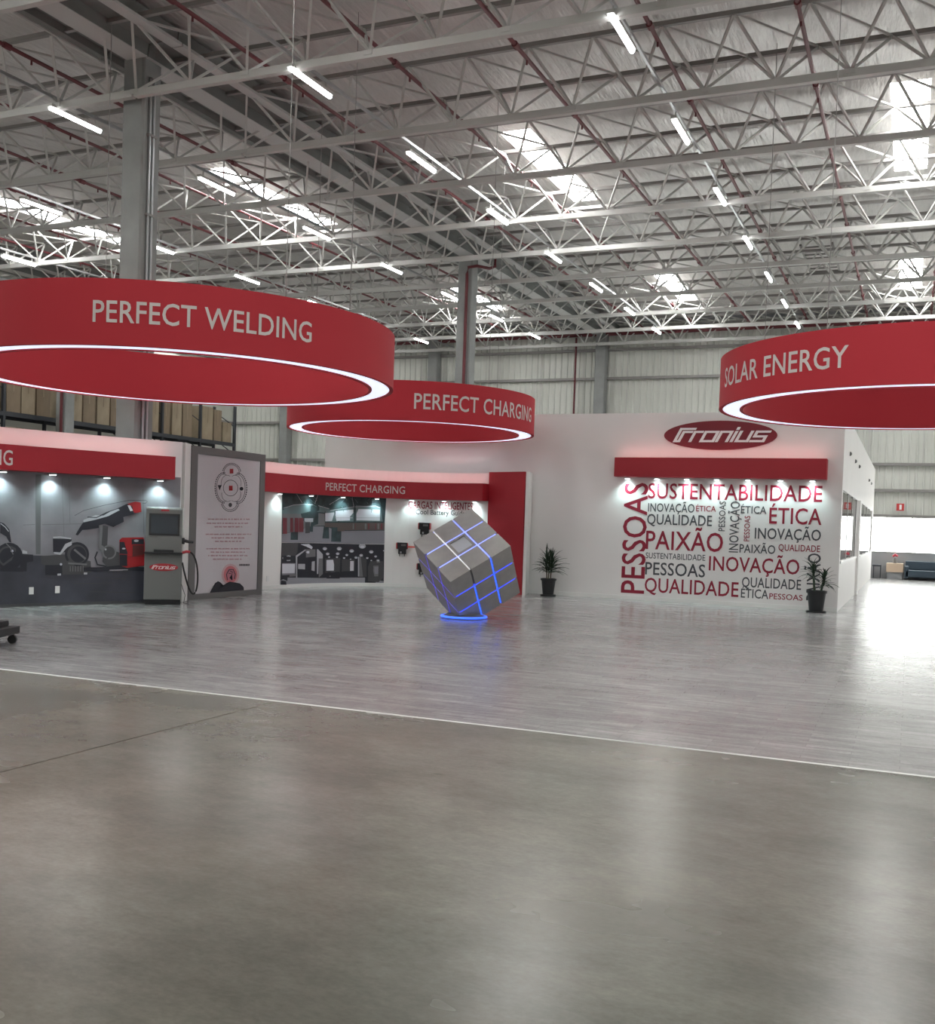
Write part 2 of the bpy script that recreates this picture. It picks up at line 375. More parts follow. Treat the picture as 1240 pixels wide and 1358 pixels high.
for z in (2.30, 3.24, 4.2, 5.92, 7.6, 8.76):
    MB().box(-30, 18.2, YF - 0.12, YF - 0.01, z - 0.05, z + 0.05).build('girt', M['steel_dark'], wb)
for i in range(26):
    x = -29.3 + 1.85 * i
    if x > 10: break
    MB().bar((x, YF - 0.06, 4.2), (x, YF - 0.06, 9.5), 0.03).build('sag_rod', M['steel'], wb)
win = struct(empty('window_1', (2.6, YF, 0.97)))
x = -13.0
while x < 18.2:
    x1 = min(x + 0.87, 18.2)
    MB().box(x + 0.02, x1 - 0.02, YF + 0.06, YF + 0.09, 0.99, 2.24).build('pane', M['window_lit'], win)
    MB().box(x1 - 0.02, x1 + 0.02, YF + 0.0, YF + 0.1, 0.97, 2.26).build('mullion', M['trim'], win)
    x += 0.87
MB().box(-13, 18.2, YF - 0.02, YF + 0.1, 2.24, 2.28).build('head_rail', M['trim'], win)
MB().box(-13, 18.2, YF - 0.07, YF + 0.1, 0.965, 0.99).build('sill', M['trim'], win)
wl = struct(MB().box(-30.3, -30.06, -14.2, 41.5, -0.3, 10.4).build('wall_left', M['clad']))
for z in (4.2, 5.92, 7.6, 8.76):
    MB().box(-30.05, -29.94, -14, YF, z - 0.05, z + 0.05).build('girt', M['steel_dark'], wl)
wr = struct(MB().box(18.25, 18.4, -14.2, 41.5, -0.3, 10.4).build('wall_right', M['clad']))
wf = struct(MB().box(-30.2, 18.4, -14.3, -14.05, -0.3, 10.4).build('wall_front', M['clad']))

# ------------------------------------------------------------------ columns and beams
def column(x, y, label, ztop=8.95, conduits=True, w_=0.44, cap=True):
    z1 = ztop + 0.015 * (y - 13.6)
    t = empty('concrete_column', (x, y, 0)); tag(t, label, 'column', 'concrete columns of the hall')
    mb = MB(); h = w_ / 2; c = 0.03
    pr = [(-h + c, -h), (h - c, -h), (h, -h + c), (h, h - c), (h - c, h), (-h + c, h), (-h, h - c), (-h, -h + c)]
    vv = [(x + a, y + b, z) for z in (0.0, z1) for a, b in pr]
    mb.add(vv, [tuple(range(8))[::-1], tuple(range(8, 16))] + [(i, (i + 1) % 8, 8 + (i + 1) % 8, 8 + i) for i in range(8)])
    mb.build('shaft', M['concrete'], t)
    if conduits:
        for k in (0, 1):
            MB().tube([(x + h + 0.03, y - 0.08 + 0.09 * k, 0.02), (x + h + 0.03, y - 0.08 + 0.09 * k, z1 - 0.3)], 0.022, 8).build('conduit', M['galv'], t, smooth=True)
        for q in range(6):
            MB().box(x + h - 0.01, x + h + 0.06, y - 0.13, y + 0.06, 1.2 + q * 1.3, 1.24 + q * 1.3).build('clamp', M['steel_dark'], t)
    return t
column(-12.05, 13.82, 'grey concrete column with conduits behind the largest left red ring, nearest to the viewer')
c2 = column(-12.0, 27.5, 'grey concrete column with a red riser pipe above the middle red ring', conduits=False)
column(-11.855, 41.05, 'grey concrete column against the far wall right of the middle ring', 8.98, False)
column(-19.37, 41.05, 'grey concrete column against the far wall just left of the red riser column', 8.98, False)
column(-26.9, 27.4, 'grey concrete column with a red pipe between the pallet rack bays', conduits=False)
column(-26.9, 41.05, 'grey concrete column at the far wall beside the end of the pallet rack', 8.98, False)
column(3.2, 13.6, 'grey concrete column out of frame on the right, nearer', conduits=False)
column(3.2, 27.35, 'grey concrete column out of frame on the right, farther', conduits=False)
# red risers on two columns
rp = MB(); zc = 8.85 + SL * 13.5
rp.tube([(-11.35, 27.95, 9.25), (-11.35, 27.95, 8.95), (-11.4, 27.65, 8.82), (-11.6, 27.2, 8.80), (-11.87, 27.2, 8.78), (-11.9, 27.2, 8.6), (-11.9, 27.2, 0.0)], 0.045, 10)
tag(rp.build('riser_pipe', M['pipe_red'], None, smooth=True), 'red riser pipe running down the column above the middle red ring', 'pipe')
tag(MB().tube([(-26.78, 27.1, 0), (-26.78, 27.1, 8.9)], 0.05, 10).build('riser_pipe', M['pipe_red'], None, smooth=True), 'red riser pipe on the column between the pallet rack bays', 'pipe')
tag(MB().tube([(-12.92, 40.93, 9.25), (-12.92, 40.93, 0.0)], 0.04, 10).build('riser_pipe', M['pipe_red'], None, smooth=True), 'red riser pipe on the far wall left of the far column', 'pipe')
mp_ = empty('sprinkler_main', (-10, 40.9, 9.36))
tag(mp_, 'thick red sprinkler main running level along the top of the far wall', 'pipe')
MB().tube([(-29.8, 40.9, 9.30), (18, 40.9, 9.42)], 0.07, 10).build('pipe', M['pipe_red'], mp_, smooth=True)
for i in range(8): MB().bar((-28 + 4 * i, 40.9, 9.3), (-28 + 4 * i, 40.9, 9.75), 0.02).build('hanger', M['steel'], mp_)

def beam(x, label):
    t = empty('concrete_beam', (x, 13.75, 8.95)); tag(t, label, 'beam', 'precast roof beams')
    for k, (ya, yb) in enumerate(((-14, -0.15), (-0.12, 13.6), (13.63, 27.35), (27.38, 41.1))):
        pr = [(-0.20, 0), (0.20, 0), (0.23, 0.24), (0.62, 0.25), (0.66, 0.12), (0.80, 0.12), (0.82, 0.42), (-0.82, 0.42), (-0.80, 0.12), (-0.66, 0.12), (-0.62, 0.25), (-0.23, 0.24)]
        mb = MB(); n = len(pr)
        vv = [(x + a, y, 8.95 + b * 0.8 + 0.015 * (y - 13.6)) for y in (ya, yb) for a, b in pr]
        mb.add(vv, [tuple(range(n)), tuple(range(n, 2 * n))[::-1]] + [(i, n + i, n + (i + 1) % n, (i + 1) % n) for i in range(n)])
        mb.build('beam_segment', M['beam_shaded'], t)
        zz = lambda y: 8.95 + 0.015 * (y - 13.6)
        for nm, x0_, x1_, za, zb_ in (('lit_underside', -0.21, 0.21, -0.012, 0.0), ('lit_lip', 0.70, 0.90, 0.06, 0.11), ('lit_lip', -0.84, -0.80, 0.07, 0.11)):  # pale strips along the beam paint in its lamplit bands
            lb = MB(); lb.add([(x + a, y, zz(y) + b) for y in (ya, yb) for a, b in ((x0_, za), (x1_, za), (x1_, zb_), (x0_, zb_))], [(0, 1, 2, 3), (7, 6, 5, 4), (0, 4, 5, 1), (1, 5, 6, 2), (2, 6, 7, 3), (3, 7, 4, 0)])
            lb.build(nm, M['concrete_lit'], t)
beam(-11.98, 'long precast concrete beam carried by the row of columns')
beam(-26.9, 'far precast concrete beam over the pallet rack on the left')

# ------------------------------------------------------------------ space trusses
NODE = 1.075; ZT = 0.80; HW = 0.75
proto = {}
def piece(key, p, q, w_, m_, wz=None):
    mb = MB().bar(p, q, w_, wz); o = mb.build(key, m_, None); COL.objects.unlink(o); return o
WEB = 'web_member'
proto['d1'] = piece(WEB, (0, 0, 0.04), (NODE / 2, -HW, ZT), 0.038, M['steel'])
proto['d2'] = piece(WEB, (0, 0, 0.04), (-NODE / 2, -HW, ZT), 0.038, M['steel'])
proto['d3'] = piece(WEB, (0, 0, 0.04), (NODE / 2, HW, ZT), 0.038, M['steel'])
proto['d4'] = piece(WEB, (0, 0, 0.04), (-NODE / 2, HW, ZT), 0.038, M['steel'])
proto['x'] = piece('tie', (NODE / 2, -HW, ZT), (NODE * 1.5, HW, ZT), 0.034, M['steel'])
proto['plate'] = piece('gusset', (-0.07, 0, 0.0), (0.07, 0, 0.0), 0.13, M['steel'], 0.07)
def chords(L):
    a = MB().bar((0, 0, 0), (L, 0, 0), 0.10, 0.115).build('bottom_chord', M['steel'], None)
    b = MB().box(0, L, -HW - 0.035, -HW + 0.035, ZT - 0.03, ZT + 0.04).build('top_chord', M['steel_dark'], None)
    c = MB().box(0, L, HW - 0.035, HW + 0.035, ZT - 0.03, ZT + 0.04).build('top_chord', M['steel_dark'], None)
    for o in (a, b, c): COL.objects.unlink(o)
    return a, b, c
ROWS = [10.45 + 3.0 * k for k in range(11)]
spans = [(-30.0, -26.9 - 0.05, 'over the pallet rack'), (-26.9, -11.9, 'left of the near concrete beam'), (-11.855, 3.2, 'right of the near concrete beam')]
for si, (xa, xb, where) in enumerate(spans):
    L = xb - xa; n = int(L / NODE); off = (L - n * NODE) / 2
    ca, cb, cc = chords(L)
    for k, y in enumerate(ROWS):
        t = empty('roof_truss', (xa, y, rz(8.30, y)))
        tag(t, 'white lattice roof truss, %s from far wall, %s' % (ORD[10 - k], where), 'truss', 'steel roof trusses')
        for o in (ca, cb, cc): inst(o, t, (0, 0, 0))
        for i in range(n + 1):
            x = off + i * NODE
            for key in ('d1', 'd2', 'd3', 'd4'):
                if (i == n and key in ('d1', 'd3') and off < 0.5) or (i == 0 and key in ('d2', 'd4') and off < 0.5): continue
                inst(proto[key], t, (x, 0, 0))
            if i < n - 1: inst(proto['x'], t, (x, 0, 0))
            if i % 2 == 0: inst(proto['plate'], t, (x, 0, 0.02))

# ------------------------------------------------------------------ sprinkler pipes
coup = MB().tube([(0, -0.07, 0), (0, 0.07, 0)], 0.052, 8); head = MB().tube([(0, 0, 0), (0, 0, -0.10)], [0.014, 0.018], 6)
coup = coup.build('coupling', M['pipe_red'], None, smooth=True); head = head.build('sprinkler_head', M['pipe_red'], None)
COL.objects.unlink(coup); COL.objects.unlink(head)
PX_ = [-1.75, -3.82, -5.9, -7.95, -10.0, -13.5, -15.55, -17.6, -19.65, -21.7, -23.75, 0.35]
names = ['second', 'third', 'fourth', 'fifth', 'sixth', 'seventh', 'eighth', 'ninth', 'tenth', 'eleventh', 'twelfth', 'first']
for x, nm in zip(PX_, names):
    t = empty('sprinkler_pipe', (x, 10, rz(8.86, 10)))
    tag(t, 'thin dark red sprinkler pipe under the roof, %s from the right' % nm, 'pipe', 'red sprinkler pipes under the roof')
    MB().tube([(x, 7, rz(8.86, 7)), (x, 40.7, rz(8.86, 40.7))], 0.033, 8).build('pipe', M['pipe_red'], t, smooth=True)
    for k in range(11):
        y = 9.0 + 3.0 * k + (x % 1) * 0.7
        inst(coup, t, (0, y - 10, SL * (y - 10))); inst(head, t, (0, y - 9.5, SL * (y - 9.5)))

# ------------------------------------------------------------------ lamps under the roof
fx = empty('led_batten'); 
MB().box(-0.05, 0.05, -0.60, 0.60, 0.02, 0.07).build('housing', M['steel'], fx, local=True)
MB().tube([(0, -0.58, 0.0), (0, 0.58, 0.0)], 0.036, 8).build('tube', M['tube'], fx, local=True, smooth=True)
MB().bar((0, -0.45, 0.06), (0, -0.45, 0.172), 0.02).build('bracket', M['steel'], fx, local=True)
MB().bar((0, 0.45, 0.06), (0, 0.45, 0.172), 0.02).build('bracket', M['steel'], fx, local=True)
first = True
rowname = ['row above the right ring', 'row left of the right ring', 'row right of the near concrete beam', 'row just left of the near concrete column', 'second row left of the near concrete column', 'leftmost row']
for ri, x in enumerate((-3.9, -8.83, -13.55, -18.35, -23.2, 1.05)):
    rn = {-3.9: 'second row from the right', -8.83: 'row just right of the beam', -13.55: 'row just left of the beam', -18.35: 'second row from the left', -23.2: 'leftmost row', 1.05: 'rightmost row'}[x]
    r_ = MB().bar((x, 4, rz(8.44, 4)), (x, 40.8, rz(8.44, 40.8)), 0.04, 0.05).build('light_rail', M['galv'])
    tag(r_, 'thin steel rail carrying the tube lamps, ' + rn, 'rail', 'lamp rails')
    for k in range(8):
        y = 9.95 + 3.95 * k
        o = fx if first else copy_tree(fx)
        first = False
        o.location = (x, y, rz(8.24, y)); o.rotation_euler = (math.atan(SL), 0, 0)
        tag(o, 'tube lamp, %s from near, %s' % (ORD[k], rn), 'lamp', 'tube lamps under the roof')
# roof ventilator frame seen at the far right
v = empty('roof_ventilator', (-2.75, 32.2, 9.4)); tag(v, 'dark slatted ventilator frame under the roof above the right ring', 'ventilator')
for k in range(8):
    y = 30.6 + 0.45 * k
    MB().box(-3.15, -2.35, y, y + 0.03, rz(9.18, y), rz(9.22, y)).build('slat', M['steel_dark'], v)
MB().box(-3.2, -3.14, 30.5, 33.9, rz(9.19, 32), rz(9.24, 32)).build('rail', M['steel_dark'], v)
MB().box(-2.36, -2.30, 30.5, 33.9, rz(9.19, 32), rz(9.24, 32)).build('rail', M['steel_dark'], v)

# ------------------------------------------------------------------ hanging rings
def ring(c, R, txt, a0, a1, zb, zt, label):
    Z0, Z1 = 3.30, 4.02
    t = empty('hanging_ring', (c[0], c[1], Z0)); tag(t, label, 'sign', 'red hanging ring signs')
    n = 128
    def circ(r, z): return [(c[0] + r * math.cos(2 * PI * k / n), c[1] + r * math.sin(2 * PI * k / n), z) for k in range(n)]
    def band(rs, name, m_):
        mb = MB(); vv = []
        for r, z in rs: vv += circ(r, z)
        fs = []
        for i in range(len(rs) - 1):
            for k in range(n): fs.append((i * n + k, i * n + (k + 1) % n, (i + 1) * n + (k + 1) % n, (i + 1) * n + k))
        mb.add(vv, fs); return mb.build(name, m_, t, smooth=True)
    W_ = 0.34
    band([(R - 0.055, Z0 + 0.012), (R - 0.055, Z0), (R, Z0), (R, Z1), (R - 0.03, Z1)], 'outer_skin', M['fabric_red'])
    band([(R - W_ + 0.045, Z0 + 0.012), (R - W_ + 0.045, Z0), (R - W_, Z0), (R - W_, Z1), (R - W_ + 0.03, Z1)], 'inner_skin', M['fabric_red'])
    band([(R - W_ + 0.03, Z1), (R - 0.03, Z1)], 'top_cover', M['fabric_red'])
    band([(R - W_ + 0.045, Z0 + 0.012), (R - 0.055, Z0 + 0.012)], 'light_diffuser', M['led'])
    def fn(u, v_):
        a = math.radians(a0 + (a1 - a0) * u)
        return (c[0] + (R + 0.004) * math.cos(a), c[1] + (R + 0.004) * math.sin(a), zb + (zt - zb) * v_)
    lettering(txt, fn, 'lettering', M['letter_grey'], t)
    for k in range(4):
        a = PI / 4 + k * PI / 2 + 0.33
        x, y = c[0] + (R - 0.17) * math.cos(a), c[1] + (R - 0.17) * math.sin(a)
        MB().tube([(x, y, Z1), (x, y, rz(9.2, y))], 0.006, 5).build('suspension_cable', M['steel_dark'], t)
ring((-9.225, 11.468), 2.895, 'PERFECT WELDING', -69.9, -20.9, 3.548, 3.780, 'large red ring sign reading PERFECT WELDING, hanging at upper left')
ring((-9.383, 18.883), 2.486, 'PERFECT CHARGING', -62.7, 6.0, 3.52, 3.795, 'smaller looking red ring sign reading PERFECT CHARGING, hanging in the middle')
ring((0.111, 15.966), 2.817, 'SOLAR ENERGY', -157.3, -108.3, 3.537, 3.80, 'red ring sign reading SOLAR ENERGY, hanging at the right edge')

# ------------------------------------------------------------------ office box with the word wall
YW = 21.57; WH = 3.95
wall = empty('word_wall', (-7, YW, 0)); tag(wall, 'long white partition wall covered with red and grey words beside the office', 'wall')
MB().box(-13.0, -1.26, YW, YW + 0.12, 0, WH).build('panel', M['white'], wall)
MB().box(-13.0, -1.26, YW - 0.015, YW, 0, 0.085).build('skirting', M['trim'], wall)
K7 = 3.875
def wp(a, b): return on_y(800 + a / K7, 600 + b / K7, YW)
RED, GR = M['word_red'], M['word_grey']
def word(txt, x0, yb, x1, yt, m_):
    A = wp(x0, yb); B = wp(x1, yt)
    h = B.z - A.z
    lettering(txt, lambda u, v_: (A.x + (B.x - A.x) * u, YW - 0.003, A.z + h * v_), 'word_lettering', m_, wall)['label'] = '%s word %s' % ('red' if m_ is RED else 'dark grey', txt)
def wordv(txt, xl, xr, yb, yt, m_):
    A = wp(xr, yb); B = wp(xl, yb); T = wp(xr, yt)
    cap = A.x - B.x
    lettering(txt, lambda u, v_: (A.x - cap * v_, YW - 0.003, A.z + (T.z - A.z) * u), 'word_lettering', m_, wall)['label'] = '%s word %s set upright' % ('red' if m_ is RED else 'dark grey', txt)
word('SUSTENTABILIDADE', 230, 235, 1128, 172, RED)
word('INOVAÇÃO', 230, 303, 470, 266, GR)
word('ÉTICA', 477, 302, 580, 276, RED)
word('QUALIDADE', 225, 368, 560, 325, GR)
word('PAIXÃO', 218, 495, 618, 415, RED)
word('SUSTENTABILIDADE', 218, 543, 525, 527, GR)
word('PESSOAS', 215, 626, 525, 577, GR)
word('QUALIDADE', 212, 715, 697, 668, RED)
word('ÉTICA', 707, 312, 840, 278, GR)
word('ÉTICA', 852, 364, 1125, 290, RED)
word('INOVAÇÃO', 778, 442, 1120, 398, GR)
word('PAIXÃO', 700, 514, 885, 478, GR)
word('QUALIDADE', 900, 504, 1115, 479, RED)
word('INOVAÇÃO', 542, 605, 1010, 552, RED)
word('QUALIDADE', 712, 690, 1018, 655, GR)
word('ÉTICA', 707, 745, 850, 707, GR)
word('PESSOAS', 853, 752, 1025, 733, RED)
def wv(txt, xl, xr, yb, yt, m_): wordv(txt, xl, xr, yb, yt, m_)
wv('PESSOAS', 90, 208, 727, 157, RED)
wv('PESSOAS', 592, 624, 405, 252, GR)
wv('INOVAÇÃO', 645, 692, 515, 252, GR)
wv('PESSOAS', 722, 750, 457, 326, RED)
wv('PAIXÃO', 1042, 1108, 763, 520, GR)

# script of the oval emblem: slanted square strokes
def stroke_text(fn, name, m_, parent, th=0.17):
    """letters of the emblem in a 0..1 box, x along, y up"""
    S = [
        [[(0.08, 0), (0.08, 1.33), (1.10, 1.33)], [(0.40, 0), (0.40, 1.0), (0.98, 1.0)], [(0.08, 0), (0.40, 0)]],          # F with double stroke
        [[(1.25, 0), (1.25, 1.0), (1.78, 1.0)]],
        [[(2.06, 0), (2.06, 1.0), (2.95, 1.0), (2.95, 0), (2.06, 0)]],
        [[(3.22, 0), (3.22, 1.0), (3.97, 1.0), (3.97, 0)]],
        [[(4.31, 0), (4.31, 0.98)], [(4.31, 1.30), (4.31, 1.40)]],
        [[(4.65, 1.0), (4.65, 0), (5.45, 0), (5.45, 1.0)]],
        [[(6.68, 1.0), (5.80, 1.0), (5.80, 0.5), (6.60, 0.5), (6.60, 0.0), (5.72, 0.0)]],
    ]
    mb = MB(); W_ = 6.9; cnt = 0
    for gl in S:
        for st in gl:
            for a, b in zip(st[:-1], st[1:]):
                ax, ay, bx, by = a[0], a[1], b[0], b[1]
                if abs(ax - bx) < 1e-6:
                    q = [(ax - th / 2, min(ay, by) - th / 2 * 0.9), (ax + th / 2, min(ay, by) - th / 2 * .9), (ax + th / 2, max(ay, by) + th / 2 * .9), (ax - th / 2, max(ay, by) + th / 2 * .9)]
                else:
                    q = [(min(ax, bx) - th / 2, ay - th / 2), (max(ax, bx) + th / 2, ay - th / 2), (max(ax, bx) + th / 2, ay + th / 2), (min(ax, bx) - th / 2, ay + th / 2)]
                cnt += 1; pts_ = [Vector(fn((x + 0.36 * y) / W_, y / 1.42)) - Vector((0, 0.0005 * cnt, 0)) for x, y in q]
                mb.add(pts_, [(0, 1, 2, 3)])
    return mb.build(name, m_, parent)
# emblem
em = empty('oval_emblem', (-3.67, YW, 3.475)); tag(em, 'dark red oval emblem with the white word Fronius above the red canopy', 'sign')
mb = MB(); n = 48; A_, B_ = 1.14, 0.298
vv = [(-3.67 + A_ * math.cos(2 * PI * k / n), YW - 0.045, 3.475 + B_ * math.sin(2 * PI * k / n)) for k in range(n)] + [(-3.67 + A_ * math.cos(2 * PI * k / n), YW - 0.001, 3.475 + B_ * math.sin(2 * PI * k / n)) for k in range(n)]
mb.add(vv, [tuple(range(n))] + [(k, (k + 1) % n, n + (k + 1) % n, n + k) for k in range(n)])
mb.build('oval_plate', mat('emblem_red', (0.19, 0.008, 0.02), 0.5), em)
eo = (870, 545); ek = 6.889
L0 = on_y(eo[0] + 165 / ek, eo[1] + 278 / ek, YW); L1 = on_y(eo[0] + 1025 / ek, eo[1] + 155 / ek, YW)
stroke_text(lambda u, v_: (L0.x + (L1.x - L0.x) * u, YW - 0.048, L0.z + (L1.z - L0.z) * v_), 'lettering', M['exit_white'], em, 0.23)

# downlights
def downlight(p, label, group, power=SPOT):
    t = empty('downlight', p); tag(t, label, 'lamp', group)
    MB().lathe([(0.055, 0.0), (0.06, 0.0), (0.06, 0.03), (0.0, 0.03)], 16, p).build('housing', M['galv'], t)
    MB().lathe([(0.0, -0.002), (0.05, -0.002), (0.05, 0.004)], 16, p).build('lens', M['lamp_lit'], t)
    ld = bpy.data.lights.new('downlight_beam', 'SPOT'); ld.energy = power; ld.spot_size = math.radians(125); ld.spot_blend = 0.9
    ld.color = (0.74, 1.0, 0.99); ld.shadow_soft_size = 0.04
    lo = bpy.data.objects.new('beam', ld); COL.objects.link(lo); lo.parent = t; lo.location = (0, 0, -0.02)
    return t
# canopy over the words
cp = empty('canopy', (-3.72, YW, 2.62)); tag(cp, 'long straight red canopy box over the word wall', 'canopy')
CY = YW - 0.30
def box_from(p0, p1, ya, yb): return MB().box(p0[0], p1[0], ya, yb, p0[1], p1[1])
f0 = on_y(814, 632, CY); f1 = on_y(1097, 608, CY); f2 = on_y(1096, 635.5, CY)
zc0, zc1 = (f0.z + f2.z) / 2, f1.z
MB().box(f0.x, f1.x, CY, YW, zc0, zc1).build('box', M['red'], cp, bevel=0.01)
MB().box(f0.x + 0.05, f1.x - 0.05, YW - 0.20, YW - 0.15, zc1, zc1 + 0.003).build('light_strip', M['halo'], cp)
for k, px in enumerate((832, 871, 911, 950.5, 992, 1035, 1077.5)):
    q = on_y(px, 633, YW - 0.09)
    downlight((q.x, YW - 0.09, zc0 - 0.032), 'downlight under the straight canopy, %s from the left' % ORD[k], 'downlights over the word wall')

# office side wall with windows
sw = empty('office_wall', (-1.26, 30, 0)); tag(sw, 'white office side wall with glazed windows running to the far wall', 'wall')
XS = -1.26
def sbox(y0, y1, z0, z1, name='panel', m_=None, x0=XS - 0.07, x1=XS): return MB().box(x0, x1, y0, y1, z0, z1).build(name, m_ or M['white'], sw)
sbox(YW + 0.12, 40.2, 2.42, WH); sbox(YW + 0.12, 28.35, 0, 0.98); sbox(28.35, 30.3, 0, 2.42); sbox(30.3, 40.2, 0, 0.96)
sbox(39.3, 40.2, 0.96, 2.42); sbox(YW + 0.12, YW + 0.25, 0.98, 2.42)
sbox(28.35, 28.95, 0, 2.42, 'pilaster', M['white'], XS, XS + 0.06)
for (ya, yb, zb, ms) in ((YW + 0.25, 28.35, 0.98, (24.2, 26.0, 28.0)), (30.3, 39.3, 0.96, (32.6, 34.8, 37.0))):
    w_ = empty('window', (XS, ya, zb)); w_.parent = sw; w_.location = Vector((XS, ya, zb)) - Vector(sw.location)
    ys = [ya] + list(ms) + [yb]
    for i in range(len(ys) - 1):
        MB().box(XS - 0.035, XS - 0.027, ys[i] + 0.03, ys[i + 1] - 0.03, zb + 0.03, 2.39).build('pane', M['glass'], w_)
    for y in ms: MB().box(XS - 0.06, XS - 0.02, y - 0.06, y + 0.06, zb, 2.42).build('mullion', M['frame_grey'], w_)
    MB().box(XS - 0.07, XS + 0.02, ya, yb, zb - 0.03, zb + 0.02).build('sill', M['trim'], w_)
for k, y in enumerate((23.58, 25.9, 27.84, 34.55, 36.6)):
    o = MB().lathe([(0.0, -0.05), (0.035, -0.035), (0.05, 0.0), (0.0, 0.0)], 12).build('camera_dome', M['frame_grey'])
    o.location = (XS, y, 3.26); o.rotation_euler = (0, -PI / 2, 0)
    tag(o, 'small grey dome on the office side wall, %s from the near corner' % ORD[k], 'fitting', 'domes on the office side wall')
MB().box(-13.0, -12.9, YW + 0.12, 40.6, 0, WH).build('end_panel', M['white'], wall)
# light office partition behind the first window and desks shown through the glass
for k, (x, y) in enumerate(((-2.7, 24.5), (-2.9, 29.5))):
    t = empty('office_desk', (x, y, 0)); tag(t, 'grey office desk screen seen through the %s side window' % ('near' if k == 0 else 'far'), 'desk')
    MB().box(x - 0.5, x + 0.5, y - 0.7, y + 0.7, 0.70, 0.74).build('top', M['trim'], t)
    MB().box(x - 0.55, x - 0.50, y - 0.7, y + 0.7, 0, 1.18).build('screen', M['masonry'], t)
    for a in (-0.45, 0.45):
        for b in (-0.65, 0.65): MB().bar((x + a, y + b, 0), (x + a, y + b, 0.7), 0.04).build('leg', M['steel'], t)

# ------------------------------------------------------------------ curved stand walls
def catmull(pts, n=8):
    P_ = [Vector(p) for p in pts]; P_ = [P_[0] * 2 - P_[1]] + P_ + [P_[-1] * 2 - P_[-2]]; out = []
    for i in range(1, len(P_) - 2):
        a, b, c, d = P_[i - 1:i + 3]
        for k in range(n):
            t = k / n
            out.append(0.5 * ((2 * b) + (c - a) * t + (2 * a - 5 * b + 4 * c - d) * t * t + (3 * b - a - 3 * c + d) * t ** 3))
    out.append(P_[-2]); return out
class Curve:
    def __init__(s, pts, n=8):
        s.p = catmull([(a, b) for a, b in pts], n); s.s = [0]
        for a, b in zip(s.p[:-1], s.p[1:]): s.s.append(s.s[-1] + (b - a).length)
        s.L = s.s[-1]
    def at(s, d, off=0.0):
        i = 0
        while i < len(s.s) - 2 and s.s[i + 1] < d: i += 1
        t = (d - s.s[i]) / (s.s[i + 1] - s.s[i]); p = s.p[i].lerp(s.p[i + 1], t)
        def nrm(j):
            a = s.p[max(j - 1, 0)]; b = s.p[min(j + 1, len(s.p) - 1)]; e = (b - a).normalized(); return Vector((e.y, -e.x))
        nn = nrm(i).lerp(nrm(i + 1), t).normalized()
        return p + nn * off
    def hit(s, px, py, off=0.0):
        r = ray(px, py); best = None
        N_ = 160; prev = s.at(0, off)
        for k in range(1, N_ + 1):
            cur = s.at(s.L * k / N_, off); d = cur - prev
            den = r.x * d.y - r.y * d.x
            if abs(den) > 1e-9:
                t = (prev.x * d.y - prev.y * d.x) / den
                u = (prev.x * r.y - prev.y * r.x) / den
                if -0.001 <= u <= 1.001 and t > 0: 
                    return (s.L * (k - 1 + u) / N_, CAM.z + r.z * t)
            prev = cur
        # beyond the ends
        a0, b0 = s.at(0, off), s.at(s.L, off)
        pr = CAM + r * (Vector((a0.x, a0.y)).length)
        left = px < 620 and (r.x / r.y) < (a0.x / a0.y)
        return (0.0 if left else s.L, CAM.z + r.z * (a0 if left else b0).length / Vector((r.x, r.y)).length)
def slab(cv, s0, s1, z0, z1, o0, o1, step=0.18):
    n = max(1, int(math.ceil((s1 - s0) / step))); mb = MB(); vv = []
    for i in range(n + 1):
        d = s0 + (s1 - s0) * i / n; a = cv.at(d, o0); b = cv.at(d, o1)
        vv += [(a.x, a.y, z0), (b.x, b.y, z0), (b.x, b.y, z1), (a.x, a.y, z1)]
    fs = [(0, 1, 2, 3), tuple(4 * n + k for k in (3, 2, 1, 0))]
    for i in range(n):
        for k in range(4): fs.append((4 * i + k, 4 * (i + 1) + k, 4 * (i + 1) + (k + 1) % 4, 4 * i + (k + 1) % 4))
    return mb.add(vv, fs)
def mural(cv, shapes, name, parent, base=0.004, step=0.3):
    """flat printed picture: coloured outlines laid on the curved wall, one mesh"""
    mats = []; mb = MB()
    for i, (mn, pts) in enumerate(shapes):
        mt = P[mn]
        if mt not in mats: mats.append(mt)
        mb.cur = mats.index(mt); off = base + i * 0.0004
        bm = bmesh.new(); vs_ = [bm.verts.new((s_, z_, 0)) for s_, z_ in pts]
        try: bm.faces.new(vs_)
        except ValueError: bm.free(); continue
        s0 = min(p[0] for p in pts); s1 = max(p[0] for p in pts)
        k = math.floor(s0 / step) + 1
        while k * step < s1:
            bmesh.ops.bisect_plane(bm, geom=bm.verts[:] + bm.edges[:] + bm.faces[:], plane_co=(k * step, 0, 0), plane_no=(1, 0, 0)); k += 1
        bmesh.ops.triangulate(bm, faces=bm.faces)
        bm.verts.ensure_lookup_table(); bm.verts.index_update()
        vv = []
        for v_ in bm.verts:
            q = cv.at(min(max(v_.co.x, 0), cv.L), off); vv.append((q.x, q.y, v_.co.y))
        fs = []
        for f_ in bm.faces:
            ids = [v_.index for v_ in f_.verts]
            fs.append(ids)
        mb.add(vv, fs); bm.free()
    return mb.build(name, mats, parent)
def ell(cx, cy, rx, ry=None, n=20):
    ry = ry or rx
    return [(cx + rx * math.cos(2 * PI * k / n), cy + ry * math.sin(2 * PI * k / n)) for k in range(n)]
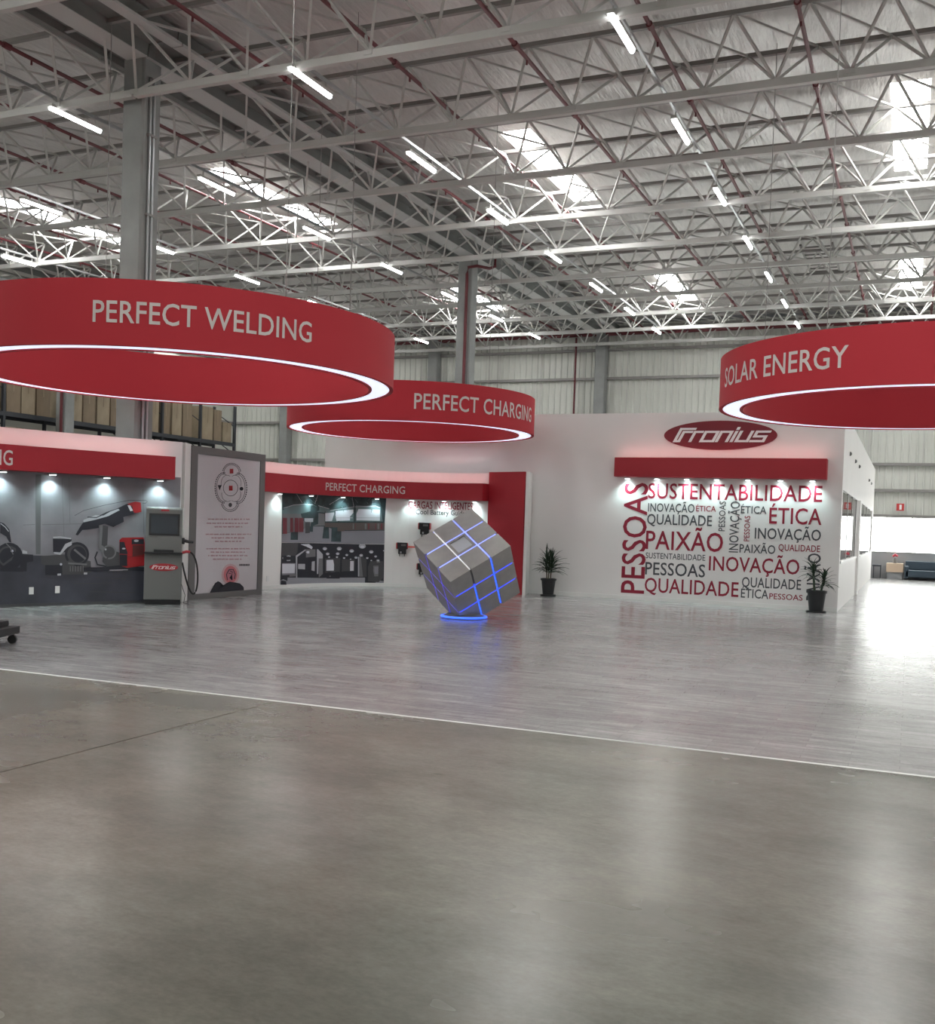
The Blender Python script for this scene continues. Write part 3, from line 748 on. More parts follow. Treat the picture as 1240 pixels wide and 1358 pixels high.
def line(pts, wd):
    up = []; dn = []
    for i, p in enumerate(pts):
        a = pts[max(i - 1, 0)]; b = pts[min(i + 1, len(pts) - 1)]; dx, dy = b[0] - a[0], b[1] - a[1]; l = math.hypot(dx, dy) or 1
        nx, ny = -dy / l * wd / 2, dx / l * wd / 2
        up.append((p[0] + nx, p[1] + ny)); dn.append((p[0] - nx, p[1] - ny))
    return up + dn[::-1]
def curve_word(cv, txt, p0, p1, off, name, m_, parent):
    """p0 = pixel of the baseline start, p1 = pixel of the cap top at the word's end"""
    s0, z0 = cv.hit(*p0, off); s1, z1 = cv.hit(*p1, off)
    def fn(u, v_):
        q = cv.at(s0 + (s1 - s0) * u, off + 0.003); return (q.x, q.y, z0 + (z1 - z0) * v_)
    return lettering(txt, fn, name, m_, parent)

# ---- welding stand
H1 = 2.705
C1 = Curve([(a * 0.988, b * 0.988) for a, b in ((-13.1, 9.6), (-12.92, 10.7), (-12.67, 11.62), (-12.39, 12.39), (-12.07, 13.14), (-11.78, 13.74), (-11.45, 14.34))])
b1 = empty('welding_stand_wall', (-12.2, 12.8, 0)); tag(b1, 'curved left stand wall printed with a welding robot picture', 'wall')
slab(C1, 0, C1.L, 0, H1, -0.10, 0.0).build('panel', M['white'], b1)
slab(C1, 0, C1.L - 0.05, 0, 0.05, 0.0, 0.012).build('skirting', P['mid'], b1)
OFF1 = 0.32
s_end, ztp = C1.hit(233, 605, OFF1); _, zbt = C1.hit(233, 636, OFF1)
_, ztp2 = C1.hit(60, 594, OFF1); _, zbt2 = C1.hit(60, 626, OFF1)
ZT1, ZB1 = (ztp + ztp2) / 2, (zbt + zbt2) / 2
fc = empty('curved_canopy', (-12, 12.8, ZB1)); tag(fc, 'curved red canopy on the left welding stand wall', 'canopy')
slab(C1, 0, s_end, ZB1, ZT1, 0.0, OFF1).build('box', M['red'], fc)
slab(C1, 0.1, s_end - 0.05, ZT1, ZT1 + 0.003, 0.15, 0.20).build('light_strip', M['halo'], fc)
curve_word(C1, 'WELDING', (-75, 611), (17, 597.5), OFF1, 'lettering', M['letter_grey'], fc)
for k, px in enumerate((-60, 4, 70, 142, 213)):
    s_, _z = C1.hit(px, 629, 0.11); q = C1.at(s_, 0.11)
    downlight((q.x, q.y, ZB1 - 0.032), 'downlight under the left curved canopy, %s from the right' % ORD[4 - k], 'downlights of the welding stand')
kA = 7.546
def A(l): return [C1.hit(a / kA, 620 + b / kA, 0.004) for a, b in l]
def B(l): return [C1.hit(110 + a / 7.547, 640 + b / 7.547, 0.004) for a, b in l]
def I(l): return [C1.hit(a, b, 0.004) for a, b in l]
S_R = C1.L - 0.02
zf = C1.hit(120, 753)[1]
shp = [('wall', [(0.05, 0.05), (S_R, 0.05), (S_R, ZB1 + 0.05), (0.05, ZB1 + 0.05)])]
fz = I([(0, 735), (60, 737), (110, 752), (200, 757)])
shp += [('floor', [(0.05, 0.05), (S_R, 0.05), (S_R, fz[3][1])] + fz[::-1] + [(0.05, fz[0][1])])]
shp += [('walldark', A([(352, 70), (412, 70), (405, 868), (358, 868)]))]
shp += [('walldark', A(line([(230, 575), (350, 570)], 4))), ('walldark', A(line([(420, 572), (980, 560)], 4))), ('walldark', B(line([(600, 60), (610, 520)], 4))), ('walldark', A(line([(620, 110), (640, 690)], 3))), ('walldark', A(line([(690, 100), (700, 560)], 3)))]
shp += [('dark', A(ell(90, 890, 138))), ('mid', A(ell(85, 890, 108))), ('dark', A(ell(80, 890, 86))), ('dark', A([(210, 865), (330, 872), (330, 940), (268, 948), (265, 1040), (195, 1040)])), ('light', A([(225, 825), (270, 840), (272, 862), (222, 858)])), ('dark', A([(0, 545), (40, 560), (92, 620), (112, 752), (90, 745), (60, 690), (0, 655)])), ('light', A(line([(5, 560), (50, 595), (85, 640)], 8))), ('pale', A(ell(120, 835, 13))), ('grey', A(line([(60, 760), (100, 800), (130, 870)], 9))), ('dark', A([(0, 1000), (210, 1000), (230, 1045), (0, 1040)]))]
shp += [('dark', A([(527, 712), (715, 716), (705, 845), (530, 850)])), ('light', A(line([(530, 700), (600, 696), (710, 712)], 14))), ('mid', A([(408, 885), (640, 870), (905, 938), (912, 1050), (800, 1070), (450, 1078), (445, 975), (410, 962)])), ('dark', A(ell(768, 868, 122))), ('mid', A(ell(768, 868, 98))), ('dark', A(ell(780, 870, 80))), ('grey', A(line([(740, 820), (855, 915)], 20))), ('light', A([(650, 765), (715, 738), (716, 775), (670, 800), (625, 850), (600, 875), (540, 862), (535, 845), (600, 850)])), ('grey', A([(680, 950), (870, 962), (865, 978), (680, 966)])), ('dark', A([(450, 975), (620, 975), (620, 1075), (450, 1075)]))]
for k in range(6): shp.append(('grey', A(line([(700 + 26 * k, 985), (700 + 26 * k, 1040)], 7))))
shp += [('pale', A(ell(607, 968, 12))), ('light', A([(570, 1062), (608, 1060), (606, 1080), (572, 1082)])), ('light', A([(835, 1050), (870, 1050), (868, 1070), (835, 1070)]))]
shp += [('dark', A([(752, 672), (800, 590), (835, 540), (985, 480), (985, 605), (870, 622), (820, 625), (775, 680)])), ('light', A([(835, 540), (870, 520), (985, 485), (985, 510), (860, 560)])),
        ('dark', B([(0, 392), (120, 350), (230, 295), (340, 258), (430, 215), (505, 205), (505, 315), (400, 345), (405, 392), (335, 425), (300, 445), (215, 412), (100, 440), (0, 462)])),
        ('light', B([(0, 375), (60, 350), (120, 325), (200, 330), (270, 290), (350, 262), (365, 275), (250, 335), (120, 372), (0, 398)])), ('dark', B(line([(40, 345), (130, 350), (220, 310)], 9))),
        ('red', B([(440, 212), (520, 190), (575, 200), (582, 295), (515, 305), (500, 290), (490, 240)])), ('white', B([(442, 228), (468, 226), (497, 280), (470, 287)])),
        ('mid', B([(165, 420), (248, 440), (238, 640), (215, 660), (150, 650)])), ('grey', B([(165, 420), (195, 428), (180, 650), (152, 650)])), ('grey', B(ell(180, 655, 28))),
        ('mid', B([(215, 640), (270, 625), (330, 690), (440, 725), (440, 845), (240, 850), (190, 790)])), ('grey', B(ell(258, 695, 72))), ('mid', B(ell(258, 695, 56))), ('light', B(ell(222, 668, 10))),
        ('dark', B(line([(140, 690), (115, 750), (140, 820), (230, 838)], 14))), ('dark', B([(0, 850), (180, 845), (430, 820), (600, 850), (600, 880), (0, 885)])), ('grey', B([(250, 870), (450, 868), (450, 882), (250, 886)])), ('light', B(line([(260, 876), (445, 872)], 6))), ('mid', B(line([(300, 885), (300, 930)], 8))), ('mid', B(line([(345, 885), (345, 925)], 8))),
        ('red', B([(360, 575), (385, 550), (600, 548), (612, 600), (612, 830), (440, 852), (362, 830)])), ('dark', B([(362, 592), (440, 595), (440, 718), (362, 712)])), ('dark', B([(362, 718), (438, 722), (438, 835), (362, 835)])), ('dark', B([(482, 566), (604, 566), (604, 618), (482, 618)])), ('light', B(ell(528, 582, 24, 12))), ('reddark', B([(490, 626), (604, 626), (604, 720), (490, 738)])), ('reddark', B(line([(440, 742), (604, 735)], 4))), ('pale', B(ell(402, 660, 18, 8))), ('dark', B([(540, 845), (612, 845), (612, 890), (545, 880)])),
        ('dark', B(line([(-90, 330), (0, 280), (200, 228), (450, 178), (620, 176), (640, 190), (620, 208), (590, 208)], 4)))]
for a, b, c_, d_ in ((120, 950, 420, 962), (-100, 1010, 300, 1004), (60, 1090, 520, 1100)): shp.append(('mid', B(line([(a, b), (c_, d_)], 7))))
mural(C1, shp, 'printed_picture', b1)
for k, (a, b) in enumerate(((305, 1232), (566, 1220))):
    s_, z_ = C1.hit(a / kA, 620 + b / kA); q = C1.at(s_, 0.02)
    t = slab(C1, s_ - 0.035, s_ + 0.035, z_ - 0.055, z_ + 0.055, 0.0235, 0.035).build('wall_socket', M['outlet'])
    tag(t, 'small white wall socket low on the welding picture, %s one' % ('left' if k == 0 else 'right'), 'socket', 'sockets on the welding picture')
# pale end panel between stand and framed board
e0 = C1.at(C1.L, 0); 
ep = MB(); 
ep.add([(e0.x + 0.02, e0.y + 0.05, 0), (-11.46, 14.58, 0), (-11.56, 14.59, 0), (e0.x - 0.12, e0.y + 0.10, 0), (e0.x + 0.02, e0.y + 0.05, H1), (-11.46, 14.58, H1), (-11.56, 14.59, H1), (e0.x - 0.12, e0.y + 0.10, H1)], [(0, 3, 2, 1), (4, 5, 6, 7), (0, 1, 5, 4), (1, 2, 6, 5), (2, 3, 7, 6), (3, 0, 4, 7)])
tag(ep.build('filler_board', M['trim'], None), 'narrow white upright panel between the kiosk and the framed grey board', 'panel')

# ---- framed board
XB = -11.46; ya, yb, zt_ = 14.60, 16.83, 2.69
bd = empty('framed_board', (XB, 15.7, 0)); tag(bd, 'tall white printed board in a wide grey frame', 'board')
MB().box(XB - 0.10, XB, ya, yb, 0, 0.105).build('bottom_rail', M['frame_grey'], bd)
MB().box(XB - 0.10, XB, ya, yb, 2.555, zt_).build('top_rail', M['frame_grey'], bd)
MB().box(XB - 0.10, XB, ya, 14.775, 0.105, 2.555).build('stile', M['frame_grey'], bd)
MB().box(XB - 0.10, XB, 16.675, yb, 0.105, 2.555).build('stile', M['frame_grey'], bd)
MB().box(XB - 0.09, XB - 0.02, 14.775, 16.675, 0.105, 2.555).build('sheet', M['print_white'], bd)
mats = []; pr_ = MB()
def bp(l): return [on_x(250 + a / 6.466, 590 + b / 6.466, XB - 0.02) for a, b in l]
def bshape(mn, pts, i=[0]):
    i[0] += 1
    if P[mn] not in mats: mats.append(P[mn])
    pr_.cur = mats.index(P[mn]); o = XB - 0.018 + 0.00001 * i[0]
    q = bp(pts); bm = bmesh.new(); vs_ = [bm.verts.new((o, v_.y, v_.z)) for v_ in q]; f_ = bm.faces.new(vs_); bmesh.ops.triangulate(bm, faces=[f_]); bm.verts.index_update()
    pr_.add([tuple(v_.co) for v_ in bm.verts], [[v_.index for v_ in f2.verts] for f2 in bm.faces]); bm.free()
def arc(cx, cy, rx, ry, a0, a1, wd, mn, dash=None):
    n_ = 22
    segs = [(a0, a1)] if not dash else [(a0 + (a1 - a0) * k / dash, a0 + (a1 - a0) * (k + 0.62) / dash) for k in range(dash)]
    for s0, s1 in segs:
        m_ = n_ if not dash else 2
        pp = [(cx + rx * math.cos(math.radians(s0 + (s1 - s0) * j / m_)), cy - ry * math.sin(math.radians(s0 + (s1 - s0) * j / m_))) for j in range(m_ + 1)]
        for qa, qb in zip(pp[:-1], pp[1:]): bshape(mn, line([qa, qb], wd))
arc(360, 370, 62, 68, 0, 360, 4, 'mid'); arc(368, 242, 66, 72, -10, 190, 4, 'mid'); arc(355, 490, 62, 66, 175, 365, 4, 'mid')
arc(302, 368, 62, 118, 70, 290, 4, 'mid'); arc(420, 372, 64, 118, -110, 110, 4, 'mid')
arc(330, 330, 52, 70, 60, 200, 3, 'mid'); arc(398, 330, 52, 70, -20, 120, 3, 'mid'); arc(335, 420, 52, 66, 170, 300, 3, 'mid'); arc(395, 420, 52, 66, 240, 380, 3, 'mid')
arc(368, 242, 78, 84, 10, 170, 8, 'dark', 16); arc(355, 492, 74, 78, 190, 350, 8, 'dark', 16); arc(300, 368, 74, 130, 80, 280, 8, 'dark', 22); arc(422, 372, 76, 130, -100, 100, 8, 'dark', 22)
bshape('red', [(352, 205), (382, 205), (382, 245), (352, 245)]); bshape('red', [(345, 350), (376, 350), (376, 392), (345, 392)])
bshape('dark', [(248, 345), (282, 345), (265, 390)]); bshape('dark', ell(452, 376, 16)); bshape('mid', ell(356, 515, 15, 18))
for (y, x0, x1) in ((633, 165, 525), (668, 155, 525), (698, 222, 462), (762, 145, 535), (793, 195, 482), (823, 225, 452), (886, 150, 520), (915, 188, 482), (945, 165, 502), (975, 208, 452)):
    x = x0
    while x < x1 - 8:
        l = random.uniform(14, 42); l = min(l, x1 - x)
        # rows of tiny illegible print
        k = x
        while k < x + l - 3:
            bshape('rose', [(k, y + random.uniform(-2, 1)), (k + 4, y), (k + 4, y + random.uniform(7, 12)), (k, y + 9)]); k += 6.5
        x += l + 7
x = 432
while x < 522:
    bshape('dark', [(x, 1022), (x + 6, 1020), (x + 6, 1038), (x, 1037)]); x += 9
bshape('pink1', ell(356, 1112, 76, 92)); bshape('pink2', ell(356, 1112, 58, 74)); bshape('rose', ell(356, 1112, 40, 54))
bshape('dark', line([(330, 1160), (322, 1110), (345, 1070), (380, 1068), (398, 1110), (390, 1150)], 7)); bshape('dark', line([(340, 1100), (372, 1105), (350, 1140), (372, 1160)], 6)); bshape('dark', line([(352, 1080), (378, 1095)], 6))
bshape('dark', [(178, 1268), (195, 1235), (222, 1210), (224, 1185), (250, 1168), (272, 1180), (272, 1205), (300, 1208), (322, 1185), (350, 1172), (398, 1180), (438, 1188), (470, 1220), (472, 1245)])
pr_.build('print', mats, bd, kind='stuff')

# ---- charging stand
H2 = 2.63
C2 = Curve([(-12.22, 17.2), (-12.17, 17.9), (-12.08, 18.75), (-11.88, 19.55), (-11.52, 20.3), (-10.95, 20.92), (-10.2, 21.29), (-9.4, 21.40), (-8.6, 21.28)])
b2 = empty('charging_stand_wall', (-10.5, 20.5, 0)); tag(b2, 'curved white stand wall with two grey pictures behind the tilted cube', 'wall')
slab(C2, 0, C2.L, 0, H2, -0.08, 0.0).build('panel', M['white'], b2)
slab(C2, 0, C2.L, 0, 0.085, 0.0, 0.012).build('skirting', M['trim'], b2)
rpn = MB(); e2 = Vector((-8.58, 21.30)); r0 = Vector((-7.60, 20.93)); dd = (r0 - e2).normalized(); nn = Vector((dd.y, -dd.x))
def prism(pts, z0, z1):
    n_ = len(pts); return MB().add([(x, y, z) for z in (z0, z1) for x, y in pts], [tuple(range(n_))[::-1], tuple(range(n_, 2 * n_))] + [(i, (i + 1) % n_, n_ + (i + 1) % n_, n_ + i) for i in range(n_)])
q = [e2 + nn * 0.06, r0 + nn * 0.06, r0 - nn * 0.02, e2 - nn * 0.02]
tag(prism([(p.x, p.y) for p in q], 0.0, H2 + 0.02).build('red_panel', M['red'], None), 'tall plain red panel at the right end of the charging stand', 'panel')
tag(prism([(r0.x + 0.012, r0.y - 0.08), (r0.x + 0.075, r0.y - 0.06), (r0.x - 0.09, YW - 0.02), (r0.x - 0.13, YW - 0.02), (r0.x + 0.008, r0.y + 0.10)], 0, H2 + 0.02).build('end_post', M['trim'], None), 'narrow white end post beside the red panel', 'post')
OFF2 = 0.28
q1 = C2.hit(390, 629.5, OFF2); q2 = C2.hit(390, 655.2, OFF2); q3 = C2.hit(643, 641.5, OFF2); q4 = C2.hit(643, 663.5, OFF2); q5 = C2.hit(500, 637.5, OFF2); q6 = C2.hit(500, 659.5, OFF2)
ZT2 = (q1[1] + q3[1] + q5[1]) / 3; ZB2 = (q2[1] + q4[1] + q6[1]) / 3
fc2 = empty('curved_canopy', (-10.5, 20.5, ZB2)); tag(fc2, 'curved red canopy lettered PERFECT CHARGING behind the tilted cube', 'canopy')
S2 = C2.hit(645, 650, OFF2)[0]
slab(C2, 0, S2, ZB2, ZT2, 0.0, OFF2).build('box', M['red'], fc2)
slab(C2, 0.1, S2 - 0.05, ZT2, ZT2 + 0.003, 0.14, 0.19).build('light_strip', M['halo'], fc2)
k3 = 5.636
curve_word(C2, 'PERFECT CHARGING', (340 + 517 / k3, 590 + 338 / k3), (340 + 1112 / k3, 590 + 312 / k3), OFF2, 'lettering', M['letter_grey'], fc2)
for k, px in enumerate((371, 412.7, 455, 500, 546, 589, 629.5)):
    s_, _z = C2.hit(px, 660, 0.09); q = C2.at(s_, 0.09)
    downlight((q.x, q.y, ZB2 - 0.032), 'downlight under the PERFECT CHARGING canopy, %s from the left' % ORD[k], 'downlights of the charging stand', SPOT * 0.55)
def D(l): return [C2.hit(365 + a / 8.267, 645 + b / 8.267, 0.004) for a, b in l]
shp = [('teal', D([(75, 60), (300, 70), (600, 85), (900, 110), (1218, 125), (1210, 250), (1200, 400), (1198, 632), (900, 630), (500, 620), (70, 615)]))]
shp += [('bfloor', D([(75, 520), (220, 500), (380, 440), (560, 440), (680, 490), (1198, 485), (1198, 632), (900, 630), (500, 620), (70, 615)])),
        ('teal2', D([(78, 262), (160, 215), (300, 195), (450, 205), (600, 250), (560, 290), (400, 270), (280, 300), (78, 300)])), ('grey', D([(78, 300), (280, 300), (300, 380), (440, 380), (440, 290), (540, 300), (545, 430), (390, 435), (300, 490), (78, 515)])),
        ('light', D(line([(90, 240), (200, 205), (320, 195), (450, 205), (590, 245)], 7))), ('light', D([(320, 350), (440, 350), (438, 390), (320, 392)])),
        ('teal2', D([(550, 270), (660, 250), (860, 235), (880, 205), (1150, 230), (1180, 385), (880, 385), (700, 385), (550, 390)])),
        ('white', D([(548, 295), (645, 285), (645, 380), (548, 382)])), ('white', D([(660, 270), (855, 255), (855, 372), (660, 380)])), ('white', D([(890, 248), (1148, 255), (1148, 378), (890, 372)])),
        ('grey', D(line([(770, 255), (770, 380)], 7))), ('grey', D(line([(985, 250), (985, 378)], 6))), ('grey', D(line([(1068, 250), (1068, 378)], 6))), ('light', D(line([(660, 345), (850, 345)], 6))), ('light', D(line([(890, 345), (1148, 345)], 6))), ('light', D(line([(600, 265), (860, 225), (1100, 215), (1150, 235)], 6))), ('teal', D([(862, 130), (885, 130), (882, 385), (858, 385)])),
        ('brown', D([(540, 400), (690, 400), (690, 450), (540, 445)])), ('brown', D([(680, 400), (1200, 400), (1198, 480), (760, 480), (750, 492), (680, 492)]))]
for k in range(12): shp.append(('maroon' if k % 2 else 'grey', D([(770 + 35 * k, 408), (790 + 35 * k, 408), (790 + 35 * k, 470), (770 + 35 * k, 470)])))
for (a, b) in ((78, 125), (160, 190), (210, 250), (255, 305)): shp.append(('maroon', D([(a, 345), (b, 345), (b, 500 if a > 80 else 520), (a, 500 if a > 80 else 520)])))
shp += [('mid', D([(325, 390), (375, 390), (375, 510), (325, 515)])), ('light', D(line([(230, 85), (290, 180)], 5))), ('light', D(line([(465, 90), (430, 190)], 6))), ('light', D(line([(590, 200), (720, 120)], 6))), ('light', D(line([(840, 120), (860, 230)], 5)))]
random.seed(3)
for k in range(26):
    a = random.uniform(90, 1180); b = random.uniform(115, 230); shp.append(('teal2', D(line([(a, b), (a + random.uniform(-50, 50), b + random.uniform(20, 60))], 5))))
mural(C2, shp, 'printed_picture', b2)
shp = [('dark', D([(70, 618), (500, 624), (900, 634), (1197, 636), (1190, 1080), (900, 1080), (500, 1080), (52, 1080)])), ('bfloor2', D([(55, 1030), (130, 1000), (500, 1005), (1000, 1000), (1190, 1040), (1190, 1080), (52, 1080)])),
       ('mid', D([(70, 618), (250, 622), (240, 760), (70, 760)])), ('light', D(ell(140, 787, 62, 32))), ('dark', D(ell(140, 788, 44, 20))), ('bfloor', D([(75, 842), (222, 842), (218, 965), (75, 975)])), ('white', D([(75, 850), (215, 850), (212, 950), (75, 955)])),
       ('light', D([(225, 760), (330, 690), (336, 700), (240, 775), (240, 1000), (228, 1000)])), ('white', D([(275, 635), (370, 632), (410, 665), (400, 690), (340, 660)])), ('light', D(ell(370, 718, 38, 26))), ('mid', D(ell(370, 718, 18, 12))), ('grey', D([(335, 690), (440, 690), (440, 770), (335, 780)])), ('white', D(ell(360, 722, 20, 14))), ('light', D([(250, 850), (325, 850), (325, 910), (250, 905)])),
       ('light', D([(400, 825), (432, 820), (430, 930), (395, 920)])), ('light', D([(455, 690), (470, 690), (520, 745), (520, 790), (475, 790), (470, 960), (455, 960)])), ('grey', D([(475, 790), (520, 790), (520, 960), (475, 1000)])),
       ('mid', D([(545, 790), (712, 785), (705, 945), (545, 950)])), ('white', D([(560, 808), (698, 802), (696, 922), (558, 925)])), ('mid', D([(728, 800), (872, 800), (868, 930), (728, 935)])), ('white', D([(742, 820), (860, 818), (858, 925), (742, 930)])),
       ('grey', D(line([(785, 820), (785, 928)], 8))), ('grey', D(line([(822, 820), (822, 928)], 8))), ('dark', D([(570, 940), (700, 935), (705, 1010), (560, 1010)])), ('grey', D(ell(632, 945, 32, 14))), ('grey', D(ell(632, 985, 45, 10))), ('dark', D([(745, 930), (865, 930), (850, 990), (760, 990)])),
       ('grey', D([(905, 770), (960, 760), (965, 990), (905, 990)])), ('mid', D([(935, 760), (1000, 800), (1000, 990), (960, 990)])), ('light', D([(905, 775), (918, 775), (918, 985), (905, 985)])),
       ('mid', D([(1015, 880), (1040, 820), (1180, 820), (1185, 1000), (1130, 1050), (1015, 1040)])), ('grey', D([(1025, 872), (1140, 866), (1138, 985), (1025, 990)])), ('bfloor', D([(1035, 885), (1130, 880), (1128, 960), (1035, 962)])), ('grey', D([(1110, 800), (1140, 800), (1150, 835), (1090, 840)])), ('dark', D([(60, 1030), (115, 1040), (118, 1078), (55, 1078)])), ('grey', D([(150, 965), (230, 960), (225, 985), (150, 990)]))]
for (a, b, r_) in ((540, 683, 24), (698, 683, 27), (835, 708, 25), (570, 740, 20), (680, 738, 20), (585, 775, 12), (672, 775, 13), (780, 752, 16), (750, 785, 13), (822, 798, 9), (938, 755, 20), (1050, 718, 24), (1098, 768, 16), (1050, 812, 10), (1190, 705, 10), (1125, 812, 14), (880, 780, 18), (1005, 785, 14), (950, 655, 38)):
    shp.append(('light', D(ell(a, b, r_, r_ * 0.72)))); shp.append(('white', D(ell(a, b + r_ * 0.2, r_ * 0.6, r_ * 0.35))))
mural(C2, shp, 'printed_picture', b2)
def E4(a, b): return (505 + a / 7.75, 640 + b / 7.75)
curve_word(C2, 'CARGAS INTELIGENTES', E4(283, 262), E4(945, 207), 0.001, 'word_lettering', M['word_red'], b2)
curve_word(C2, 'Cool Battery Guide Easy', E4(358, 324), E4(985, 292), 0.001, 'word_lettering', M['word_grey'], b2)
s0, z0 = C2.hit(*E4(278, 668)); s1, z1 = C2.hit(*E4(352, 655))
mural(C2, [('beam', [(s0, z0), (s1, z0), (s1, z1), (s0, z1)])], 'printed_ray', b2)
s0, z0 = C2.hit(357, 771); s1, z1 = C2.hit(352, 764)
s_, z_ = C2.hit(354.5, 767.5)
tag(slab(C2, s_ - 0.04, s_ + 0.04, z_ - 0.06, z_ + 0.06, 0.0, 0.012).build('wall_socket', M['outlet']), 'pale wall socket low on the charging stand beside the pictures', 'socket')
def charger(a0, b0, a1, b1, label):
    s0, z0 = C2.hit(*E4(a0, b1)); s1, z1 = C2.hit(*E4(a1, b0)); h = z1 - z0; w2 = s1 - s0
    c_ = C2.at((s0 + s1) / 2, 0); t = empty('wall_charger', (c_.x, c_.y, z0)); tag(t, label, 'charger', 'black and red chargers on the curved wall')
    zm = z0 + h * 0.48
    slab(C2, s0 + 0.05 * w2, s1 - 0.05 * w2, zm, z1, 0.0, 0.10).build('body', M['black'], t)
    slab(C2, s0 + 0.18 * w2, s1 - 0.14 * w2, z0 + 0.03, zm, 0.0, 0.08).build('lower_body', M['black'], t)
    slab(C2, s0, s0 + 0.07 * w2, zm + 0.01, z1 - 0.01, 0.0, 0.105).build('end_cap', M['screw_red'], t)
    slab(C2, s1 - 0.07 * w2, s1, zm + 0.01, z1 - 0.01, 0.0, 0.105).build('end_cap', M['screw_red'], t)
    slab(C2, s0 + 0.40 * w2, s1 - 0.18 * w2, zm + 0.25 * h, z1 - 0.12 * h, 0.10, 0.104).build('display', M['frame_grey'], t)
    c3 = C2.at(s0 + 0.42 * w2, 0.085)
    slab(C2, s0 + 0.33 * w2, s0 + 0.47 * w2, z0 + 0.16 * h, z0 + 0.30 * h, 0.08, 0.088).build('button', M['galv'], t)
    for f_ in (0.3, 0.72):
        p_ = C2.at(s0 + f_ * w2, 0.05); MB().tube([(p_.x, p_.y, z0 + 0.035), (p_.x, p_.y, z0 - 0.02)], 0.009, 6).build('cable_gland', M['rubber'], t)
charger(155, 618, 282, 745, 'black charger with red ends at the left, sending the red ray')
charger(385, 415, 520, 545, 'topmost black charger with red ends above the cube corner')
charger(370, 832, 500, 955, 'lowest black charger half hidden behind the cube')

# ------------------------------------------------------------------ tilted cube
def rodr(w_):
    th = math.sqrt(sum(x * x for x in w_)); return Matrix.Rotation(th, 3, Vector(w_))
CC = Vector((-6.407, 15.039, 0.802)); Q = rodr((0.792, -0.268, 0.871)); S_ = 1.10
cube = empty('tilted_cube', (CC.x, CC.y, 0)); tag(cube, 'large grey cube of nine tiles a side standing on one corner with blue lights', 'sculpture')
ZCUT = 0.075
def cubepart(vs_, fs, name, m_):
    """vs_ in cube space, cut off level above the floor disc"""
    bm = bmesh.new(); V_ = [bm.verts.new(CC + Q @ Vector(v_)) for v_ in vs_]
    for f_ in fs: bm.faces.new([V_[i] for i in f_])
    bmesh.ops.recalc_face_normals(bm, faces=bm.faces)
    if min(v_.co.z for v_ in bm.verts) < ZCUT:
        if max(v_.co.z for v_ in bm.verts) <= ZCUT: bm.free(); return None
        g = bmesh.ops.bisect_plane(bm, geom=bm.verts[:] + bm.edges[:] + bm.faces[:], plane_co=(0, 0, ZCUT), plane_no=(0, 0, -1), clear_outer=True)
        bmesh.ops.holes_fill(bm, edges=[e for e in bm.edges if e.is_boundary])
    me = bpy.data.meshes.new(name)
    for v_ in bm.verts: v_.co -= Vector((CC.x, CC.y, 0))
    bm.to_mesh(me); bm.free(); me.materials.append(m_)
    o = bpy.data.objects.new(name, me); COL.objects.link(o); o.parent = cube; return o
def cbox(x0, x1, y0, y1, z0, z1): return [(x, y, z) for z in (z0, z1) for y in (y0, y1) for x in (x0, x1)], [(0, 2, 3, 1), (4, 5, 7, 6), (0, 1, 5, 4), (2, 6, 7, 3), (0, 4, 6, 2), (1, 3, 7, 5)]
h = S_ / 2; gp = 0.016; th = 0.03; c3 = S_ / 3
cubepart(*cbox(-h + th, h - th, -h + th, h - th, -h + th, h - th), 'core', M['frame_grey'])
def facebox(ax, sg, u0, u1, v0, v1, d0, d1):
    r = [None, None, None]; o_ = [i for i in range(3) if i != ax]
    r[o_[0]] = (u0, u1); r[o_[1]] = (v0, v1); r[ax] = tuple(sorted((sg * d0, sg * d1)))
    return cbox(*r[0], *r[1], *r[2])
cells = [(-h, -h + c3), (-h + c3, h - c3), (h - c3, h)]
for ax in range(3):
    for sg in (-1, 1):
        for i in range(3):
            for j in range(3):
                # mitred edges: tiles stop short of the perpendicular faces' tiles except on the first axis
                def lim(k, axis2):
                    a, b = cells[k]
                    a = a + (gp if k else (0.0 if ax > axis2 else th)); b = b - (gp if k < 2 else (0.0 if ax > axis2 else th)); return a, b
                o_ = [q_ for q_ in range(3) if q_ != ax]
                u0, u1 = lim(i, o_[0]); v0, v1 = lim(j, o_[1])
                if ax == 2 and sg == 1 and i == 1 and j == 1:
                    # the middle of the top face is a recessed pale panel within a frame
                    for (a, b, c_, d_) in ((u0, u1, v0, v0 + 0.035), (u0, u1, v1 - 0.035, v1), (u0, u0 + 0.035, v0 + 0.035, v1 - 0.035), (u1 - 0.035, u1, v0 + 0.035, v1 - 0.035)):
                        cubepart(*facebox(ax, sg, a, b, c_, d_, h - th, h), 'tile_frame', M['cube_panel'])
                    cubepart(*facebox(ax, sg, u0 + 0.035, u1 - 0.035, v0 + 0.035, v1 - 0.035, h - th, h - th + 0.004), 'recessed_panel', M['cube_pale']); continue
                cubepart(*facebox(ax, sg, u0, u1, v0, v1, h - th, h), 'tile', M['cube_panel'])
def strip(ax, sg, along, k, m_, t0=-h + 0.031, t1=h - 0.031, wd=0.0075):
    """LED line in the groove k (0,1) of a face; along = axis the line follows"""
    o_ = [q_ for q_ in range(3) if q_ != ax]
    c_ = -h + c3 if k == 0 else h - c3
    r = {}; r[along] = (t0, t1); other = [q_ for q_ in o_ if q_ != along][0]; r[other] = (c_ - wd, c_ + wd)
    vs_, fs = facebox(ax, sg, *r[o_[0]], *r[o_[1]], h - th, h - 0.004)
    cubepart(vs_, fs, 'led_strip', m_)
